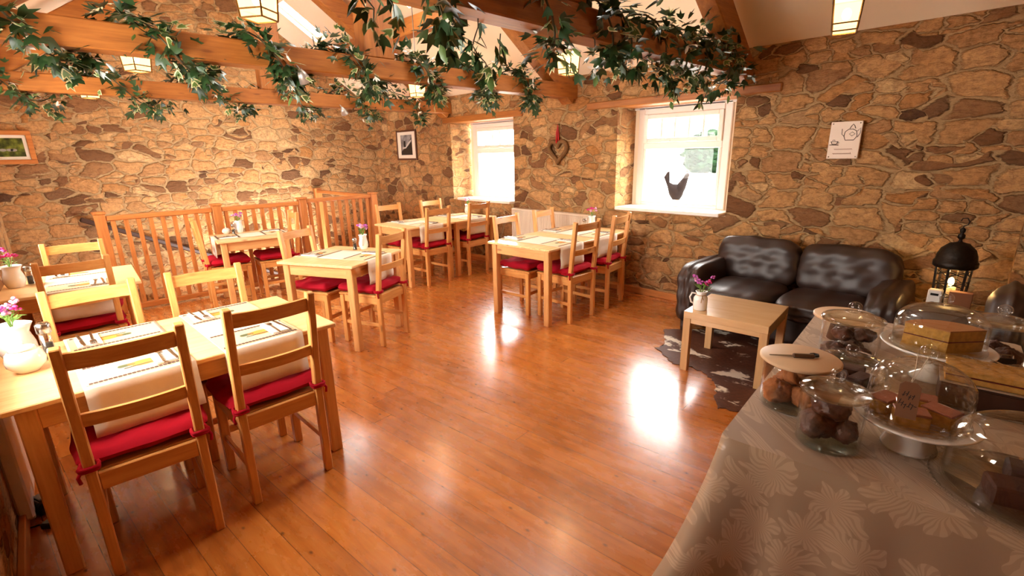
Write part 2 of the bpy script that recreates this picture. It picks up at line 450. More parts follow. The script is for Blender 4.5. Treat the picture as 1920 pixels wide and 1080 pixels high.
for i, (x0, x1, ya, yb) in enumerate(SKY):
    s0 = (YB-yb)/ca; s1 = (YB-ya)/ca; f = MB()
    for a, b, c, d in ((x0, x1, s0, s0+.03), (x0, x1, s1-.03, s1), (x0, x0+.03, s0, s1), (x1-.03, x1, s0, s1)):
        f.box(a, b, c, d, .06, .14, .002, M)
    w = struct('window_%d' % (i+3), f, WHITEP)
    g = MB(); g.box(x0+.02, x1-.02, s0+.02, s1-.02, .1, .104, 0, M); struct('pane', g, WGLASS, w)
    c = M @ Vector(((x0+x1)/2, (s0+s1)/2, .13))
    area_light('portal_skylight', c, x1-x0, s1-s0, (math.atan(SL)*-1, 0, 0), 1, (1, 1, 1), True)

# timber roof trusses
for k, X in enumerate((-6.1, -3.75, -1.83)):
    m = MB(); m.box(X-.08, X+.08, YF, YB, 2.145, 2.295, .008); struct('tie_beam', m, OY)
    m = MB(); m.box(X-.075, X+.075, YR-.13, YR+.13, 2.296, RIDGE-.2, .008); struct('king_post_beam', m, OZ)
    for sg in (1, -1):
        m = MB(); y = lambda d: YR+sg*(d-YR)
        zc = lambda d: 2.945-.70*(d-3.53)
        m.beam((X, y(4.64), zc(4.64)), (X, y(2.3), zc(2.3)), .15, .215, (0, 0, 1), .008)
        struct('rafter_beam', m, OY)
for sg in (1, -1):
    yy = YR+sg*(3.60-YR); m = MB(); m.box(XL, XR, yy-.07, yy+.07, 2.93, 3.12, .008); struct('purlin_beam', m, OX)
# timber lintels
for nm, x0, x1, z0, z1 in (('trim_1', -6.25, -4.55, 2.015, 2.10), ('trim_2', -3.53, -1.5, 2.01, 2.085)):
    m = MB(); m.box(x0, x1, YB-.025, YB+.3, z0, z1, .01); struct(nm, m, OX)

# the two windows
def window(name, x0, x1, z0, z1, sz):
    y0, y1 = 5.0, 5.08; f = MB()
    def fr(a, b, c, d, ya=y0, yb=y1): f.box(a, b, ya, yb, c, d, .006)
    fw = .075; tz = z1-.41
    fr(x0, x0+fw, z0, z1); fr(x1-fw, x1, z0, z1); fr(x0+fw, x1-fw, z1-fw, z1); fr(x0+fw, x1-fw, z0, z0+.05)
    fr(x0+fw, x1-fw, tz-.03, tz+.035)
    a, b = x0+fw, x1-fw
    fr(a, a+.05, tz+.035, z1-fw, y0-.02); fr(b-.05, b, tz+.035, z1-fw, y0-.02)
    fr(a+.05, b-.05, tz+.035, tz+.085, y0-.02); fr(a+.05, b-.05, z1-fw-.05, z1-fw, y0-.02)
    pw = (b-a-.1)/5
    for i in range(1, 5): fr(a+.05+i*pw-.013, a+.05+i*pw+.013, tz+.085, z1-fw-.05)
    fr(a, a+.035, z0+.05, tz-.03); fr(b-.035, b, z0+.05, tz-.03); fr(a+.035, b-.035, z0+.05, z0+.08)
    w = struct(name, f, WHITEP)
    g = MB(); g.box(a+.03, b-.03, 5.045, 5.049, z0+.06, tz-.02, 0); struct('pane', g, WGLASS, w)
    g = MB(); g.box(a+.04, b-.04, 5.045, 5.049, tz+.06, z1-fw-.04, 0); struct('pane', g, WGLASS, w)
    h = MB()
    for xx in (a+.28, b-.3): h.box(xx-.05, xx+.05, y0-.035, y0-.02, tz+.045, tz+.06, .003)
    struct('casement_stay', h, WHITEP, w)
    s = MB(); s.box(x0-.02 if name == 'window_1' else x0-.05, x1+.1, YB-.02, y0+.01, sz-.035, sz, .006); struct('sill', s, WHITEP, w)
    s = MB(); s.box(x0-.06, x1+.16, y0, y1, z1-.02, z1+.06, .004); struct('head_board', s, WHITEP, w)
    s = MB(); s.box(x0-.09, x0, y0+.03, y1, z0, z1, .004); s.box(x1, x1+.2, y0+.03, y1, z0, z1, .004); struct('jamb_lining', s, PLASTER, w)
window('window_1', -5.95, -4.92, .90, 2.01, .92)
window('window_2', -3.06, -2.03, .94, 2.01, .955)
for i, (x0, x1) in enumerate(((-5.65, -4.55), (-3.15, -2.05))):
    f = MB()
    for a, b, c, d in ((x0, x0+.07, .95, 2.0), (x1-.07, x1, .95, 2.0), (x0+.07, x1-.07, .95, 1.02), (x0+.07, x1-.07, 1.93, 2.0), (x0+.07, x1-.07, 1.58, 1.64)):
        f.box(a, b, YF-.36, YF-.3, c, d, .004)
    struct('window_%d' % (i+6), f, WHITEP)

# outside: pale yard rising gently behind the glass
m = MB(); m.grid(lambda u, v: (-16+u*18, 5.3+v*16, .62+.055*(v*16)+.0*u), 8, 8)
YARD = plain('pale_gravel_yard', (226, 220, 208), .95, nscale=3, namt=.05)
o = struct('ground', m, YARD)
t = thing('garden_tree', 'green leafy tree beyond the yard outside the right-hand window', 'tree', (-5.55, 12.3, .95))
m = MB(); m.tube([(0, 0, 0), (.03, 0, .4), (0, .05, .8)], [.05, .04, .03], 8); obj('trunk', m, VINE, t)
m = MB()
for cx_, cz_, rr_ in ((0, .5, .42), (-.25, .35, .3), (.28, .38, .32), (.1, .8, .3)):
    m.grid(lambda u, v: (cx_+rr_*(1+.12*math.sin(9*u*6.28+7*v*6))*math.cos((v-.5)*PI)*math.cos(u*2*PI), rr_*.8*math.cos((v-.5)*PI)*math.sin(u*2*PI), cz_+rr_*(1+.1*math.sin(8*v*6+5*u*6.28))*math.sin((v-.5)*PI)), 24, 14, True, 0, None, True)
for i in range(700):
    a = R.uniform(0, 2*PI); ph = R.uniform(-.6, 1.4); rr = .58*R.uniform(.5, 1)
    p = Vector((rr*math.cos(a)*math.cos(ph), rr*math.sin(a)*math.cos(ph), rr*1.1*math.sin(ph)+.45))
    q = Matrix.Translation(p) @ Matrix.Rotation(R.uniform(0, 6), 4, 'Z') @ Matrix.Rotation(R.uniform(0, 3), 4, 'X')
    m.add([(-.11, 0, 0), (0, -.075, .01), (.12, 0, 0), (0, .075, .01)], [(0, 1, 2, 3)], False, 0, q)
obj('foliage', m, plain('garden_leaf', (18, 36, 20), .9, 0, .1, nscale=2, namt=.4), t)

# hen standing in the yard
HEN = plain('hen_feathers', (14, 8, 7), .95, 0, .1, nscale=30, namt=.4); COMB = plain('hen_comb', (70, 14, 10), .8)
hz = .62+.055*(7.0-5.3)
HSC = (.8, 1, 1.25)
t = thing('hen', 'brown hen standing in the bright yard seen through the right-hand window', 'hen', (-3.56, 7.0, hz), .45); t.scale = HSC
m = MB()
prof = [(-.20, .30, .012), (-.185, .285, .05), (-.15, .23, .075), (-.09, .19, .095), (-.02, .175, .105), (.05, .185, .095), (.10, .22, .075), (.125, .28, .05), (.135, .335, .036), (.145, .375, .036), (.165, .395, .03), (.185, .392, .012)]
vs = []; fs = []; sg = 14
for x, z, r in prof:
    for k in range(sg):
        a = 2*PI*k/sg; vs.append((x-.0*r, r*.85*math.cos(a), z+r*math.sin(a)))
for i in range(len(prof)-1):
    for k in range(sg): fs.append((i*sg+k, i*sg+(k+1) % sg, (i+1)*sg+(k+1) % sg, (i+1)*sg+k))
fs += [tuple(range(sg)), tuple((len(prof)-1)*sg+k for k in range(sg))]
m.add(vs, fs, True)
m.tube([(.02, 0, .20), (.085, 0, .27), (.125, 0, .335), (.145, 0, .385), (.150, 0, .405)], [.085, .07, .05, .036, .02], 12)
m.ball((.158, 0, .388), .034, 12, 8, (1.1, .8, .9))
for i in range(5):   # tail feathers
    m.beam((-.17, -.03+.015*i, .27), (-.24+.012*i, -.035+.017*i, .38+.012*i), .012, .05, (1, 0, 0), .002)
obj('body', m, HEN, t)
m = MB(); m.ball((.15, 0, .43), .026, 10, 6, (1.3, .35, .8)); m.ball((.172, 0, .355), .015, 8, 6, (.7, .8, 1.4)); obj('comb', m, COMB, t)
m = MB(); m.lathe([(.011, 0), (.001, .035)], 8, (0, 0, 0), Matrix.Translation((.185, 0, .39)) @ Matrix.Rotation(PI/2, 4, 'Y')); obj('beak', m, plain('beak', (214, 170, 90), .5), t)
for s in (-1, 1):
    m = MB(); m.tube([(0, .04*s, .1), (.01, .04*s, .05), (0, .04*s, .006)], .009, 6)
    for a in (-.5, 0, .5, PI): m.tube([(0, .04*s, .006), (.045*math.cos(a), .04*s+.045*math.sin(a), .005)], .005, 5)
    obj('leg', m, plain('beak', (214, 170, 90)), t)

# ================================================================== fence round the stair well
FXP = -6.38
t = thing('banister', 'pine stair banister with square posts and thin balusters before the stone wall', 'banister', (FXP, 0, 0))
PY = [.42, 1.46, 2.44, 3.45]
for y in PY:
    m = MB(); m.box(-.045, .045, y-.045, y+.045, -.1 if y > 1 else -.0, 1.04, .004); pst = obj('post', m, FZ, t)
    m = MB(); m.box(-.055, .055, y-.055, y+.055, 1.041, 1.066, .005); obj('post_cap', m, FZ, pst)
for a, b, z in ((0, 1, 1.0), (1, 2, 1.0), (2, 3, 1.02)):
    y0, y1 = PY[a]+.045, PY[b]-.045
    m = MB(); m.box(-.035, .035, y0, y1, z-.03, z+.02, .008); obj('handrail', m, FY, t)
    m = MB(); m.box(-.03, .03, y0, y1, .02, .075, .004); obj('bottom_rail', m, FY, t)
    n = 9
    for i in range(n):
        yy = y0+(i+.5)*(y1-y0)/n
        m = MB(); m.box(-.016, .016, yy-.02, yy+.02, .075, z-.03, .002); obj('baluster', m, FZ, t)
m = MB(); m.box(-.03, .03, PY[0]-.05, 3.50, -.14, -.001, .003); obj('fascia_board', m, FY, t)
m = MB(); m.box(-1.85, -.045, 3.42, 3.48, .98, 1.03, .006); obj('handrail', m, FX, t)
m = MB(); m.box(-1.92, -1.85, 3.39, 3.51, .0, 1.06, .004); obj('post', m, FZ, t)
t = thing('wall_handrail', 'dark sloping handrail on the stone wall going down the stairs', 'handrail', (XL, 0, 0))
m = MB(); m.beam((.08, .35, .85), (.08, 2.9, -.42), .05, .06, (0, 0, 1), .012); obj('rail', m, plain('dark_handrail', (58, 30, 14), .4), t)
for y in (.6, 2.5):
    m = MB(); z = .85-(y-.35)*.498; m.tube([(-.01, y, z-.08), (.06, y, z-.08), (.08, y, z-.02)], .01, 8); obj('bracket', m, BLACKM, t)

# ================================================================== tables
TABLE_H = .73
def dining_table(L, W, x, y, th, label, group='pine dining tables'):
    t = thing('dining_table', label, 'table', (x, y, 0), th, group)
    m = MB(); m.box(0, L, 0, W, TABLE_H-.022, TABLE_H, .004); obj('tabletop', m, TX, t)
    i = .03; lg = .058
    for a, b in ((i, i), (L-i-lg, i), (i, W-i-lg), (L-i-lg, W-i-lg)):
        m = MB(); m.box(a, a+lg, b, b+lg, 0, TABLE_H-.023, .005); obj('leg', m, LZ, t)
    for a0, a1, b0, b1, mt in ((i+lg, L-i-lg, i+.012, i+.034, LX), (i+lg, L-i-lg, W-i-.034, W-i-.012, LX), (i+.012, i+.034, i+lg, W-i-lg, LY_), (L-i-.034, L-i-.012, i+lg, W-i-lg, LY_)):
        m = MB(); m.box(a0, a1, b0, b1, TABLE_H-.115, TABLE_H-.024, .003); obj('apron', m, mt, t)
    return t
D = math.radians
TAB = {   # origin, angle, length, depth
    'T1': (-2.257, -.235, D(92.0), 1.205, .76), 'T5': (-2.729, 3.105, D(93.2), 1.423, .765),
    'T2': (-3.464, 1.637, D(116.5), .74, .74), 'T4': (-4.868, 3.025, D(92.5), .735, .70),
    'T4b': (-4.868-.032, 3.025+.745, D(92.5), .735, .70),
    'T0': (-4.267+.47*math.cos(D(87.2)), -.78+.47, D(87.2), .73, .76), 'T3': (-5.616, 1.241, D(83.1), .73, .66)}
TN = {'T1': 'front table', 'T5': 'radiator table', 'T2': 'angled middle table', 'T4': 'nearer of the joined far tables',
      'T4b': 'far window table', 'T0': 'left edge table', 'T3': 'small table by the banister'}
TL = {'T1': 'long pine dining table at front left, nearest in view', 'T5': 'long pine dining table beside the panelled radiator, under the right-hand window',
      'T2': 'small square pine table set at an angle in the middle of the room', 'T4': 'square pine table, the nearer of two pushed together before the far window',
      'T4b': 'square pine table pushed up to the wall under the far window', 'T0': 'pine dining table at left edge, behind the front long table', 'T3': 'small square pine table close beside the stair banister'}
for k, (x, y, th, L, W) in TAB.items(): dining_table(L, W, x, y, th, TL[k])
def tp(k, a, b, z=TABLE_H):
    x, y, th, L, W = TAB[k]
    return Vector((x+a*math.cos(th)-b*math.sin(th), y+a*math.sin(th)+b*math.cos(th), z))

# ================================================================== chairs
CW, POST, SEAT_H, CH_H = .344, .040, .445, .955
def chair_proto():
    t = thing('dining_chair', '', 'chair', group='pine ladder-back chairs')
    LEAN = -.055
    for s in (-1, 1):
        x = s*CW/2; m = MB()
        m.beam((x, 0, 0), (x, 0, .46), .034, POST, (0, 1, 0), .004)
        m.beam((x, .0005, .455), (x, LEAN, CH_H), .034, POST-.002, (0, 1, 0), .004)
        obj('back_post', m, WZ, t)
        m = MB(); m.box(x-.02, x+.02, .355, .395, 0, SEAT_H-.021, .004); obj('front_leg', m, WZ, t)
        m = MB(); m.box(x-.01, x+.01, .02, .355, .365, SEAT_H-.021, .003); obj('side_apron', m, WY, t)
        m = MB(); m.box(x-.009, x+.009, .02, .356, .17, .2, .003); obj('stretcher', m, WY, t)
    w = CW/2-.017
    m = MB(); m.box(-w, w, .366, .386, .365, SEAT_H-.021, .003); obj('front_apron', m, WX, t)
    m = MB(); m.box(-w, w, -.008, .012, .372, .444, .003); obj('back_apron', m, WX, t)
    m = MB(); m.box(-w, w, .365, .383, .2, .232, .003); obj('stretcher', m, WX, t)
    m = MB(); m.box(-CW/2-.018, CW/2+.018, .021, .405, SEAT_H-.02, SEAT_H, .005); obj('seat', m, WX, t)
    def rail(z0, z1, name):
        m = MB(); n = 10
        yb = lambda z: LEAN*(z-.455)/(CH_H-.455)
        vs = []; fs = []
        for i in range(n+1):
            x = -w+2*w*i/n; c = -.018*(1-(x/w)**2)
            for z in (z0, z1):
                for d in (-.009, .009): vs.append((x, yb(z)+c+d, z))
        for i in range(n):
            a = 4*i; b = a+4
            fs += [(a, b, b+2, a+2), (a+1, a+3, b+3, b+1), (a+2, b+2, b+3, a+3), (a, a+1, b+1, b)]
        fs += [(0, 2, 3, 1), (4*n, 4*n+1, 4*n+3, 4*n+2)]
        m.add(vs, fs, False); obj(name, m, WX, t)
    rail(.868, .930, 'top_rail'); rail(.645, .695, 'middle_rail')
    return t
CHAIR = chair_proto()
def cushion_proto():
    t = thing('seat_cushion', '', 'cushion', group='red tufted seat cushions')
    m = MB(); hw, hd = .222, .20
    def f(side):
        def g(u, v):
            x = (u*2-1); y = (v*2-1)
            r = max(abs(x), abs(y))
            edge = max(0, 1-max(abs(x), abs(y))**4)**.5
            pl = .012*math.cos(x*PI*2.5)*math.cos(y*PI*2.5)
            tuft = -.016*(math.exp(-((x-.0)**2+(y-.0)**2)*30)+sum(math.exp(-((x-a)**2+(y-b)**2)*40) for a in (-.5, .5) for b in (-.5, .5)))
            wob = 1+.010*math.sin(8*math.atan2(y, x))
            rc = 1-.07*(abs(x)*abs(y))**2
            return (x*hw*wob*rc, .212+y*hd*wob*rc, max(SEAT_H+.002, SEAT_H+.044+side*(edge*.042+(tuft+pl*.5)*edge)))
        return g
    m.grid(f(1), 26, 26); m.grid(f(-1), 26, 26)
    obj('pad', m, RED, t)
    for s in (-1, 1):
        x = s*CW/2; m = MB(); q = .024
        loop = [(x-q, -.026, 0), (x, -.029, 0), (x+q, -.026, 0), (x+q+.003, 0, 0), (x+q, .026, 0), (x, .03, 0), (x-q, .026, 0), (x-q-.003, 0, 0)]
        m.tube([(a, b, SEAT_H+.038) for a, b, c in loop], .0075, 6, True)
        m.tube([(a*1.0, b*1.02, SEAT_H+.028) for a, b, c in loop], .006, 6, True)
        m.ball((x+s*q, -.01, SEAT_H+.034), .014, 8, 6)
        m.tube([(x+s*q, -.01, SEAT_H+.03), (x+s*(q+.012), -.018, SEAT_H+.01), (x+s*(q+.008), -.02, SEAT_H-.015)], .006, 6)
        obj('tie', m, RED, t)
    return t
CUSH = cushion_proto()
CHAIRS = [  # post A xy, angle, sign, description
    (-2.164, -.055, 1.53, 1, 'left-hand chair with its back to us at the front table'),
    (-2.204, .458, 1.593, 1, 'right-hand chair with its back to us at the front table'),
    (-3.085, -.071, 1.631, -1, 'left-hand chair facing us across the front table'),
    (-3.10, .429, 1.52, -1, 'right-hand chair facing us across the front table'),
    (-5.02, -.043, 1.507, -1, 'chair facing us behind the left edge table'),
    (-4.162, -.09, 1.603, 1, 'shaded chair with its back to us at the left edge table'),
    (-3.487, 1.855, 1.974, 1, 'chair with its back to us at the angled middle table'),
    (-4.25, 1.445, 1.989, -1, 'chair facing us behind the angled middle table'),
    (-4.825, 3.255, 1.643, 1, 'left-hand chair with its back to us at the joined far tables'),
    (-4.883, 3.954, 1.658, 1, 'chair with its back to us closest to the far window'),
    (-5.655, 3.128, 1.631, -1, 'chair facing us at the joined far tables, beside the banister'),
    (-5.705, 3.84, 1.643, -1, 'chair facing us at the joined far tables, nearer the corner wall'),
    (-2.686, 3.35, 1.563, 1, 'left-hand chair with its back to us at the radiator table'),
    (-2.694, 3.953, 1.725, 1, 'chair with its back to us closest to the right-hand window'),
    (-3.519, 3.241, 1.644, -1, 'chair facing us at the left end of the radiator'),
    (-3.561, 3.869, 1.695, -1, 'chair facing us before the middle of the radiator'),
]
# the two chairs at the ends of the small table by the banister, in the table's own frame
x, y, th, L, W = TAB['T3']
for a, fwd, d in ((-.10, 0, 'chair at the left end of the small table by the banister'), (L+.06, PI, 'chair at the right end of the small table by the banister')):
    p = tp('T3', a, W*.5, 0); CHAIRS.append((p.x, p.y, th+fwd-PI/2, 0, d))
for (ax, ay, t_, s, d) in CHAIRS:
    if s == 0: cx, cy, rz = ax, ay, t_
    else:
        cx = ax+.5*CW*math.cos(t_); cy = ay+.5*CW*math.sin(t_); rz = t_ if s > 0 else t_+PI
    place(CHAIR, 'c', (cx, cy, 0), rz, 'pine '+d)
    place(CUSH, 'k', (cx, cy, 0), rz, 'red cushion on the '+d)

# ================================================================== table linen and place settings
def runner(k, a, w, hf, hb, label):
    x, y, th, L, W = TAB[k]; e = .0025
    path = [(-.006, TABLE_H-hf)]+[(-.006-.004*math.sin(i*1.3), TABLE_H-hf+hf*i/6) for i in range(1, 6)]+[(-.005, TABLE_H), (0.004, TABLE_H+e), (W*.25, TABLE_H+e), (W*.5, TABLE_H+e), (W*.75, TABLE_H+e), (W-.004, TABLE_H+e), (W+.005, TABLE_H)]+[(W+.006, TABLE_H-hb*i/4) for i in range(1, 5)]
    vs = []; fs = []; n = 8
    for b, z in path:
        for i in range(n+1):
            aa = a-w/2+w*i/n; hang = max(0, TABLE_H-z)
            vs.append((aa+(.012*math.sin(i*.9)*hang*3 if hang > 0 else 0), b+(-1 if b < W/2 else 1)*hang*.04*math.sin(i*1.1)**2, z))
    for j in range(len(path)-1):
        for i in range(n): fs.append((j*(n+1)+i, j*(n+1)+i+1, (j+1)*(n+1)+i+1, (j+1)*(n+1)+i))
    m = MB().add(vs, fs, True)
    o = obj('table_runner', m, LINEN); o.location = (x, y, 0); o.rotation_euler = (0, 0, th)
    s = o.modifiers.new('thickness', 'SOLIDIFY'); s.thickness = .002; s.offset = 1
    tag(o, label, 'table runner', 'cream table runners')
KRAFT = plain('kraft_paper', (216, 188, 148), .85, nscale=25, namt=.05); STITCH = plain('dark_print', (74, 46, 38), .8)
PICT = [plain('print_orange', (222, 140, 52), .8), plain('print_green', (76, 84, 50), .8), plain('print_dark', (60, 50, 46), .8)]
def proto_mat():
    t = thing('placemat', '', 'placemat', group='printed paper placemats')
    m = MB(); m.box(-.17, .17, -.115, .115, 0, .0015, 0); obj('sheet', m, KRAFT, t)
    for b in (-.1, .1):
        m = MB()
        for i in range(22): m.box(-.16+i*.0147, -.16+i*.0147+.011, b-.009, b+.009, .0015, .0021, 0)
        m.box(-.16, .16, b-.004, b+.004, .0015, .0019, 0)
        obj('printed_border', m, STITCH, t)
    m = MB(); m.prism([(.03+.055*math.cos(a)*(1+.2*math.sin(3*a)), .0+.035*math.sin(a)) for a in [i*PI/8 for i in range(16)]], .0015, .0022)
    m.prism([(-.03+.03*math.cos(a), .01+.022*math.sin(a)*(1+.3*math.cos(2*a))) for a in [i*PI/8 for i in range(16)]], .0015, .0022, None, 1)
    m.prism([(-.045, -.03), (.07, -.022), (.075, -.014), (-.04, -.02)], .0022, .0026, None, 2)
    obj('printed_picture', m, PICT, t); return t
def proto_nap():
    t = thing('paper_napkin', '', 'napkin', group='folded white napkins')
    for i, (dz, s) in enumerate(((0, 1), (.004, .97))):
        m = MB(); m.box(-.045*s, .045*s, -.085*s, .085*s, dz, dz+.0038, .0012); obj('fold', m, NAPKIN, t)
    return t
def proto_knife():
    t = thing('table_knife', '', 'knife', group='steel table knives')
    m = MB(); m.box(-.006, .006, -.1, 0, 0, .006, .002); obj('handle', m, STEEL, t)
    m = MB(); m.prism([(-.005, 0), (.007, 0), (.009, .06), (.004, .105), (-.004, .1)], .0015, .004); obj('blade', m, STEEL, t); return t
def proto_fork():
    t = thing('table_fork', '', 'fork', group='steel table forks')
    m = MB(); m.box(-.005, .005, -.1, .03, .0, .005, .002); obj('handle', m, STEEL, t)
    m = MB(); m.prism([(-.012, .05), (-.008, .035), (.008, .035), (.012, .05), (.012, .06), (-.012, .06)], .002, .005)
    for i in range(4): m.box(-.012+i*.0067, -.009+i*.0067, .06, .1, .002, .0045, .0008)
    obj('tines', m, STEEL, t); return t
MAT, NAP, KNI, FOR = proto_mat(), proto_nap(), proto_knife(), proto_fork()
def setting(k, a, near, desc):
    x, y, th, L, W = TAB[k]; b = .135 if near else W-.135; rz = th if near else th+PI
    z = TABLE_H+.0048
    def at(da, db, dz): 
        p = tp(k, a+(da if near else -da), b+(db if near else -db), z+dz); return p
    place(MAT, 'm', at(0, 0, 0), rz, 'printed kraft placemat '+desc)
    place(NAP, 'n', at(.10, .0, .0026), rz, 'folded white napkin '+desc)
    place(KNI, 'k', at(.125, -.005, .0108), rz+.05, 'steel knife '+desc)
    place(FOR, 'f', at(.085, -.005, .0108), rz-.04, 'steel fork '+desc)
RUN = [('T1', .40, .36, .195, .03, 'left'), ('T1', .86, .34, .195, .03, 'right'), ('T0', .40, .36, .19, .03, ''), ('T2', .37, .34, .195, .03, ''),
       ('T3', .36, .34, .02, .02, ''), ('T4', .36, .36, .195, .03, ''), ('T4b', .38, .36, .195, .03, ''), ('T5', .34, .36, .195, .03, 'near'), ('T5', .95, .36, .195, .03, 'far')]
for k, a, w, hf, hb, nm in RUN:
    side = (nm+' of two on the ') if nm else 'on the '
    if k == 'T3': continue
    runner(k, a, w, hf, hb, 'cream linen runner '+('' if not nm else nm+' one, ')+'across the '+TN[k])
    pl = (nm+' end of the ' if nm else '')+TN[k]
    setting(k, a, True, 'on the near side, '+pl)
    setting(k, a, False, 'on the far side, '+pl)
# the banister table is laid at its two ends
x, y, th, L, W = TAB['T3']
TAB['T3e'] = (x+L*math.cos(th), y+L*math.sin(th), th+PI/2, W, L); TN['T3e'] = TN['T3']
runner('T3e', W/2, .34, .19, .19, 'cream linen runner along the small table by the banister')
setting('T3e', W/2, True, 'at the right end of the small table by the banister')
setting('T3e', W/2, False, 'at the left end of the small table by the banister')

# ================================================================== flowers in white jugs
def flowers(mbs, n, spread, h, cols):
    """flower heads, green stems and leaves; mbs = (petals, greens)"""
    pet, gr = mbs
    for i in range(n):
        a = R.uniform(0, 2*PI); rr = spread*R.uniform(.25, 1); hh = h*R.uniform(.55, 1)
        tip = Vector((rr*math.cos(a), rr*math.sin(a), hh))
        gr.tube([(0, 0, -.03), tip*.5+Vector((0, 0, .01)), tip], .0016, 5)
        c = R.choice(cols)
        for q in range(7):
            d = Vector((R.uniform(-1, 1), R.uniform(-1, 1), R.uniform(-.5, 1))).normalized()*R.uniform(.006, .016)
            pet.ball(tip+d, R.uniform(.006, .010), 6, 4, (1, 1, .75), None, c)
    for i in range(n*2):
        a = R.uniform(0, 2*PI); rr = spread*R.uniform(.2, .9); z = h*R.uniform(.05, .55)
        q = Matrix.Translation((rr*math.cos(a)*.8, rr*math.sin(a)*.8, z)) @ Matrix.Rotation(a, 4, 'Z') @ Matrix.Rotation(R.uniform(-.9, .2), 4, 'Y')
        gr.add([(-.012, 0, 0), (0, -.007, .003), (.025, 0, 0), (0, .007, .003)], [(0, 1, 2, 3)], False, 0, q)
PETS = [PURPLE, PINK, MAGENTA, PETALW]
def jug(name, label, loc, rz, r, h, cols, nf=9, spread=.06, fh=.11, churn=False, group=None):
    t = thing(name, label, 'jug', loc, rz, group)
    if churn:
        pr = [(r*.92, 0), (r, .006), (r*1.0, h*.55), (r*.96, h*.66), (r*.66, h*.8), (r*.62, h*.88), (r*.78, h)]
    else:
        pr = [(r*.72, 0), (r*.78, .004), (r*1.0, h*.28), (r*.98, h*.45), (r*.78, h*.75), (r*.80, h*.9), (r*.92, h)]
    sp = lambda a, z: 1+(.22*max(0, math.cos(a))**8 if z > h*.86 else 0)
    m = MB(); m.shell(pr, .004, 28, rf=sp); obj('body', m, CHINA, t)
    m = MB(); m.tube([(-r*.7, 0, h*.85), (-r*1.25, 0, h*.88), (-r*1.5, 0, h*.65), (-r*1.3, 0, h*.38), (-r*.85, 0, h*.3)], .006, 8); obj('handle', m, CHINA, t)
    a, b = MB(), MB(); flowers((a, b), nf, spread, fh, cols)
    for mm, nm, mt in ((a, 'petals', PETS), (b, 'greenery', STEMG)):
        o = obj(nm, mm, mt, t); o.location = (0, 0, h)
    if churn:
        m = MB(); m.lathe([(r*.70, h*.78), (r*.72, h*.80), (r*.68, h*.82)], 20)
        m.tube([(r*.2, -r*.68, h*.8), (r*.05, -r*1.0, h*.62), (0, -r*1.03, h*.45)], .003, 5); m.tube([(r*.1, -r*.7, h*.8), (r*.3, -r*.98, h*.6)], .003, 5)
        obj('twine_tie', m, plain('twine', (176, 140, 92), .9), t)
    return t
def grinder(loc, label, h=.13, r=.022):
    t = thing('pepper_mill', label, 'pepper mill', loc, R.uniform(0, 3), 'glass pepper mills')
    m = MB(); m.shell([(r*1.1, 0), (r*1.1, .008), (r*.9, .02), (r*.85, h*.72)], .002, 18); obj('glass_body', m, GLASS, t)
    m = MB(); m.lathe([(r*.78, .006), (r*.74, h*.45)], 14); obj('peppercorns', m, plain('peppercorns', (44, 38, 34), .8, nscale=200, namt=.5), t)
    m = MB(); m.lathe([(r*.9, h*.72), (r*1.05, h*.74), (r*1.05, h*.95), (r*.8, h)], 18); obj('cap', m, STEEL, t)
    return t
def bowl(loc, label, r=.05, h=.075):
    t = thing('sugar_bowl', label, 'bowl', loc, R.uniform(0, 3))
    m = MB(); m.shell([(r*.55, 0), (r*.6, .004), (r*.95, h*.3), (r, h*.5), (r*.88, h*.8), (r*.7, h*.93)], .004, 24); obj('body', m, CHINA, t)
    m = MB(); m.lathe([(r*.72, h*.93), (r*.6, h*1.05), (r*.2, h*1.13), (r*.1, h*1.15), (r*.16, h*1.24), (0.0003, h*1.3)], 20); obj('lid', m, CHINA, t)
    return t
jug('flower_jug', 'big white jug of purple flowers at the left edge of the front table', tp('T1', .075, .60), 1.2, .062, .16, [0, 2, 1], 9, .055, .10)
bowl(tp('T1', .09, .41), 'round white lidded pot at left edge of the front table', .064, .10)
grinder(tp('T1', .165, .50), 'glass pepper mill beside the white jug on the front table', .165, .024)
jug('flower_jug', 'white jug of magenta flowers on the left edge table behind', tp('T0', .075, .42), 1.0, .058, .15, [2, 2, 0, 3], 8, .06, .12)
grinder(tp('T0', .15, .45), 'glass pepper mill beside the jug on the left edge table')
jug('flower_jug', 'white jug of mauve flowers on the small angled middle table', tp('T2', .66, .36), 2.5, .042, .135, [0, 1, 1, 0], 9, .05, .09)
grinder(tp('T2', .60, .41), 'glass pepper mill beside the jug on the small angled middle table', .11, .02)
jug('flower_jug', 'white jug of pink and purple flowers on the small table by the banister', tp('T3', .30, .60), 2.0, .045, .14, [1, 1, 0], 9, .055, .08)
bowl(tp('T3', .17, .62), 'small round white pot on the table by the banister', .045, .06)
grinder(tp('T3', .235, .56), 'glass pepper mill on the small table by the banister', .11, .02)
jug('flower_jug', 'small white jug of pale pink flowers at the far window end of the joined tables', tp('T4b', .66, .50), 2.0, .045, .14, [1, 1, 3], 7, .045, .09)
jug('flower_jug', 'white jug of pink flowers on the table under the right-hand window', tp('T5', 1.30, .42), 1.0, .045, .14, [2, 1, 1], 6, .08, .09)
grinder(tp('T5', 1.22, .46), 'glass pepper mill on the table under the right-hand window', .11, .02)
jug('milk_churn_jug', 'cream churn-shaped jug of mauve flowers tied with twine on the low birch table', (-1.412, 3.235, .45), .5, .048, .135, [0, 1, 0, 2, 1], 13, .085, .10, True)

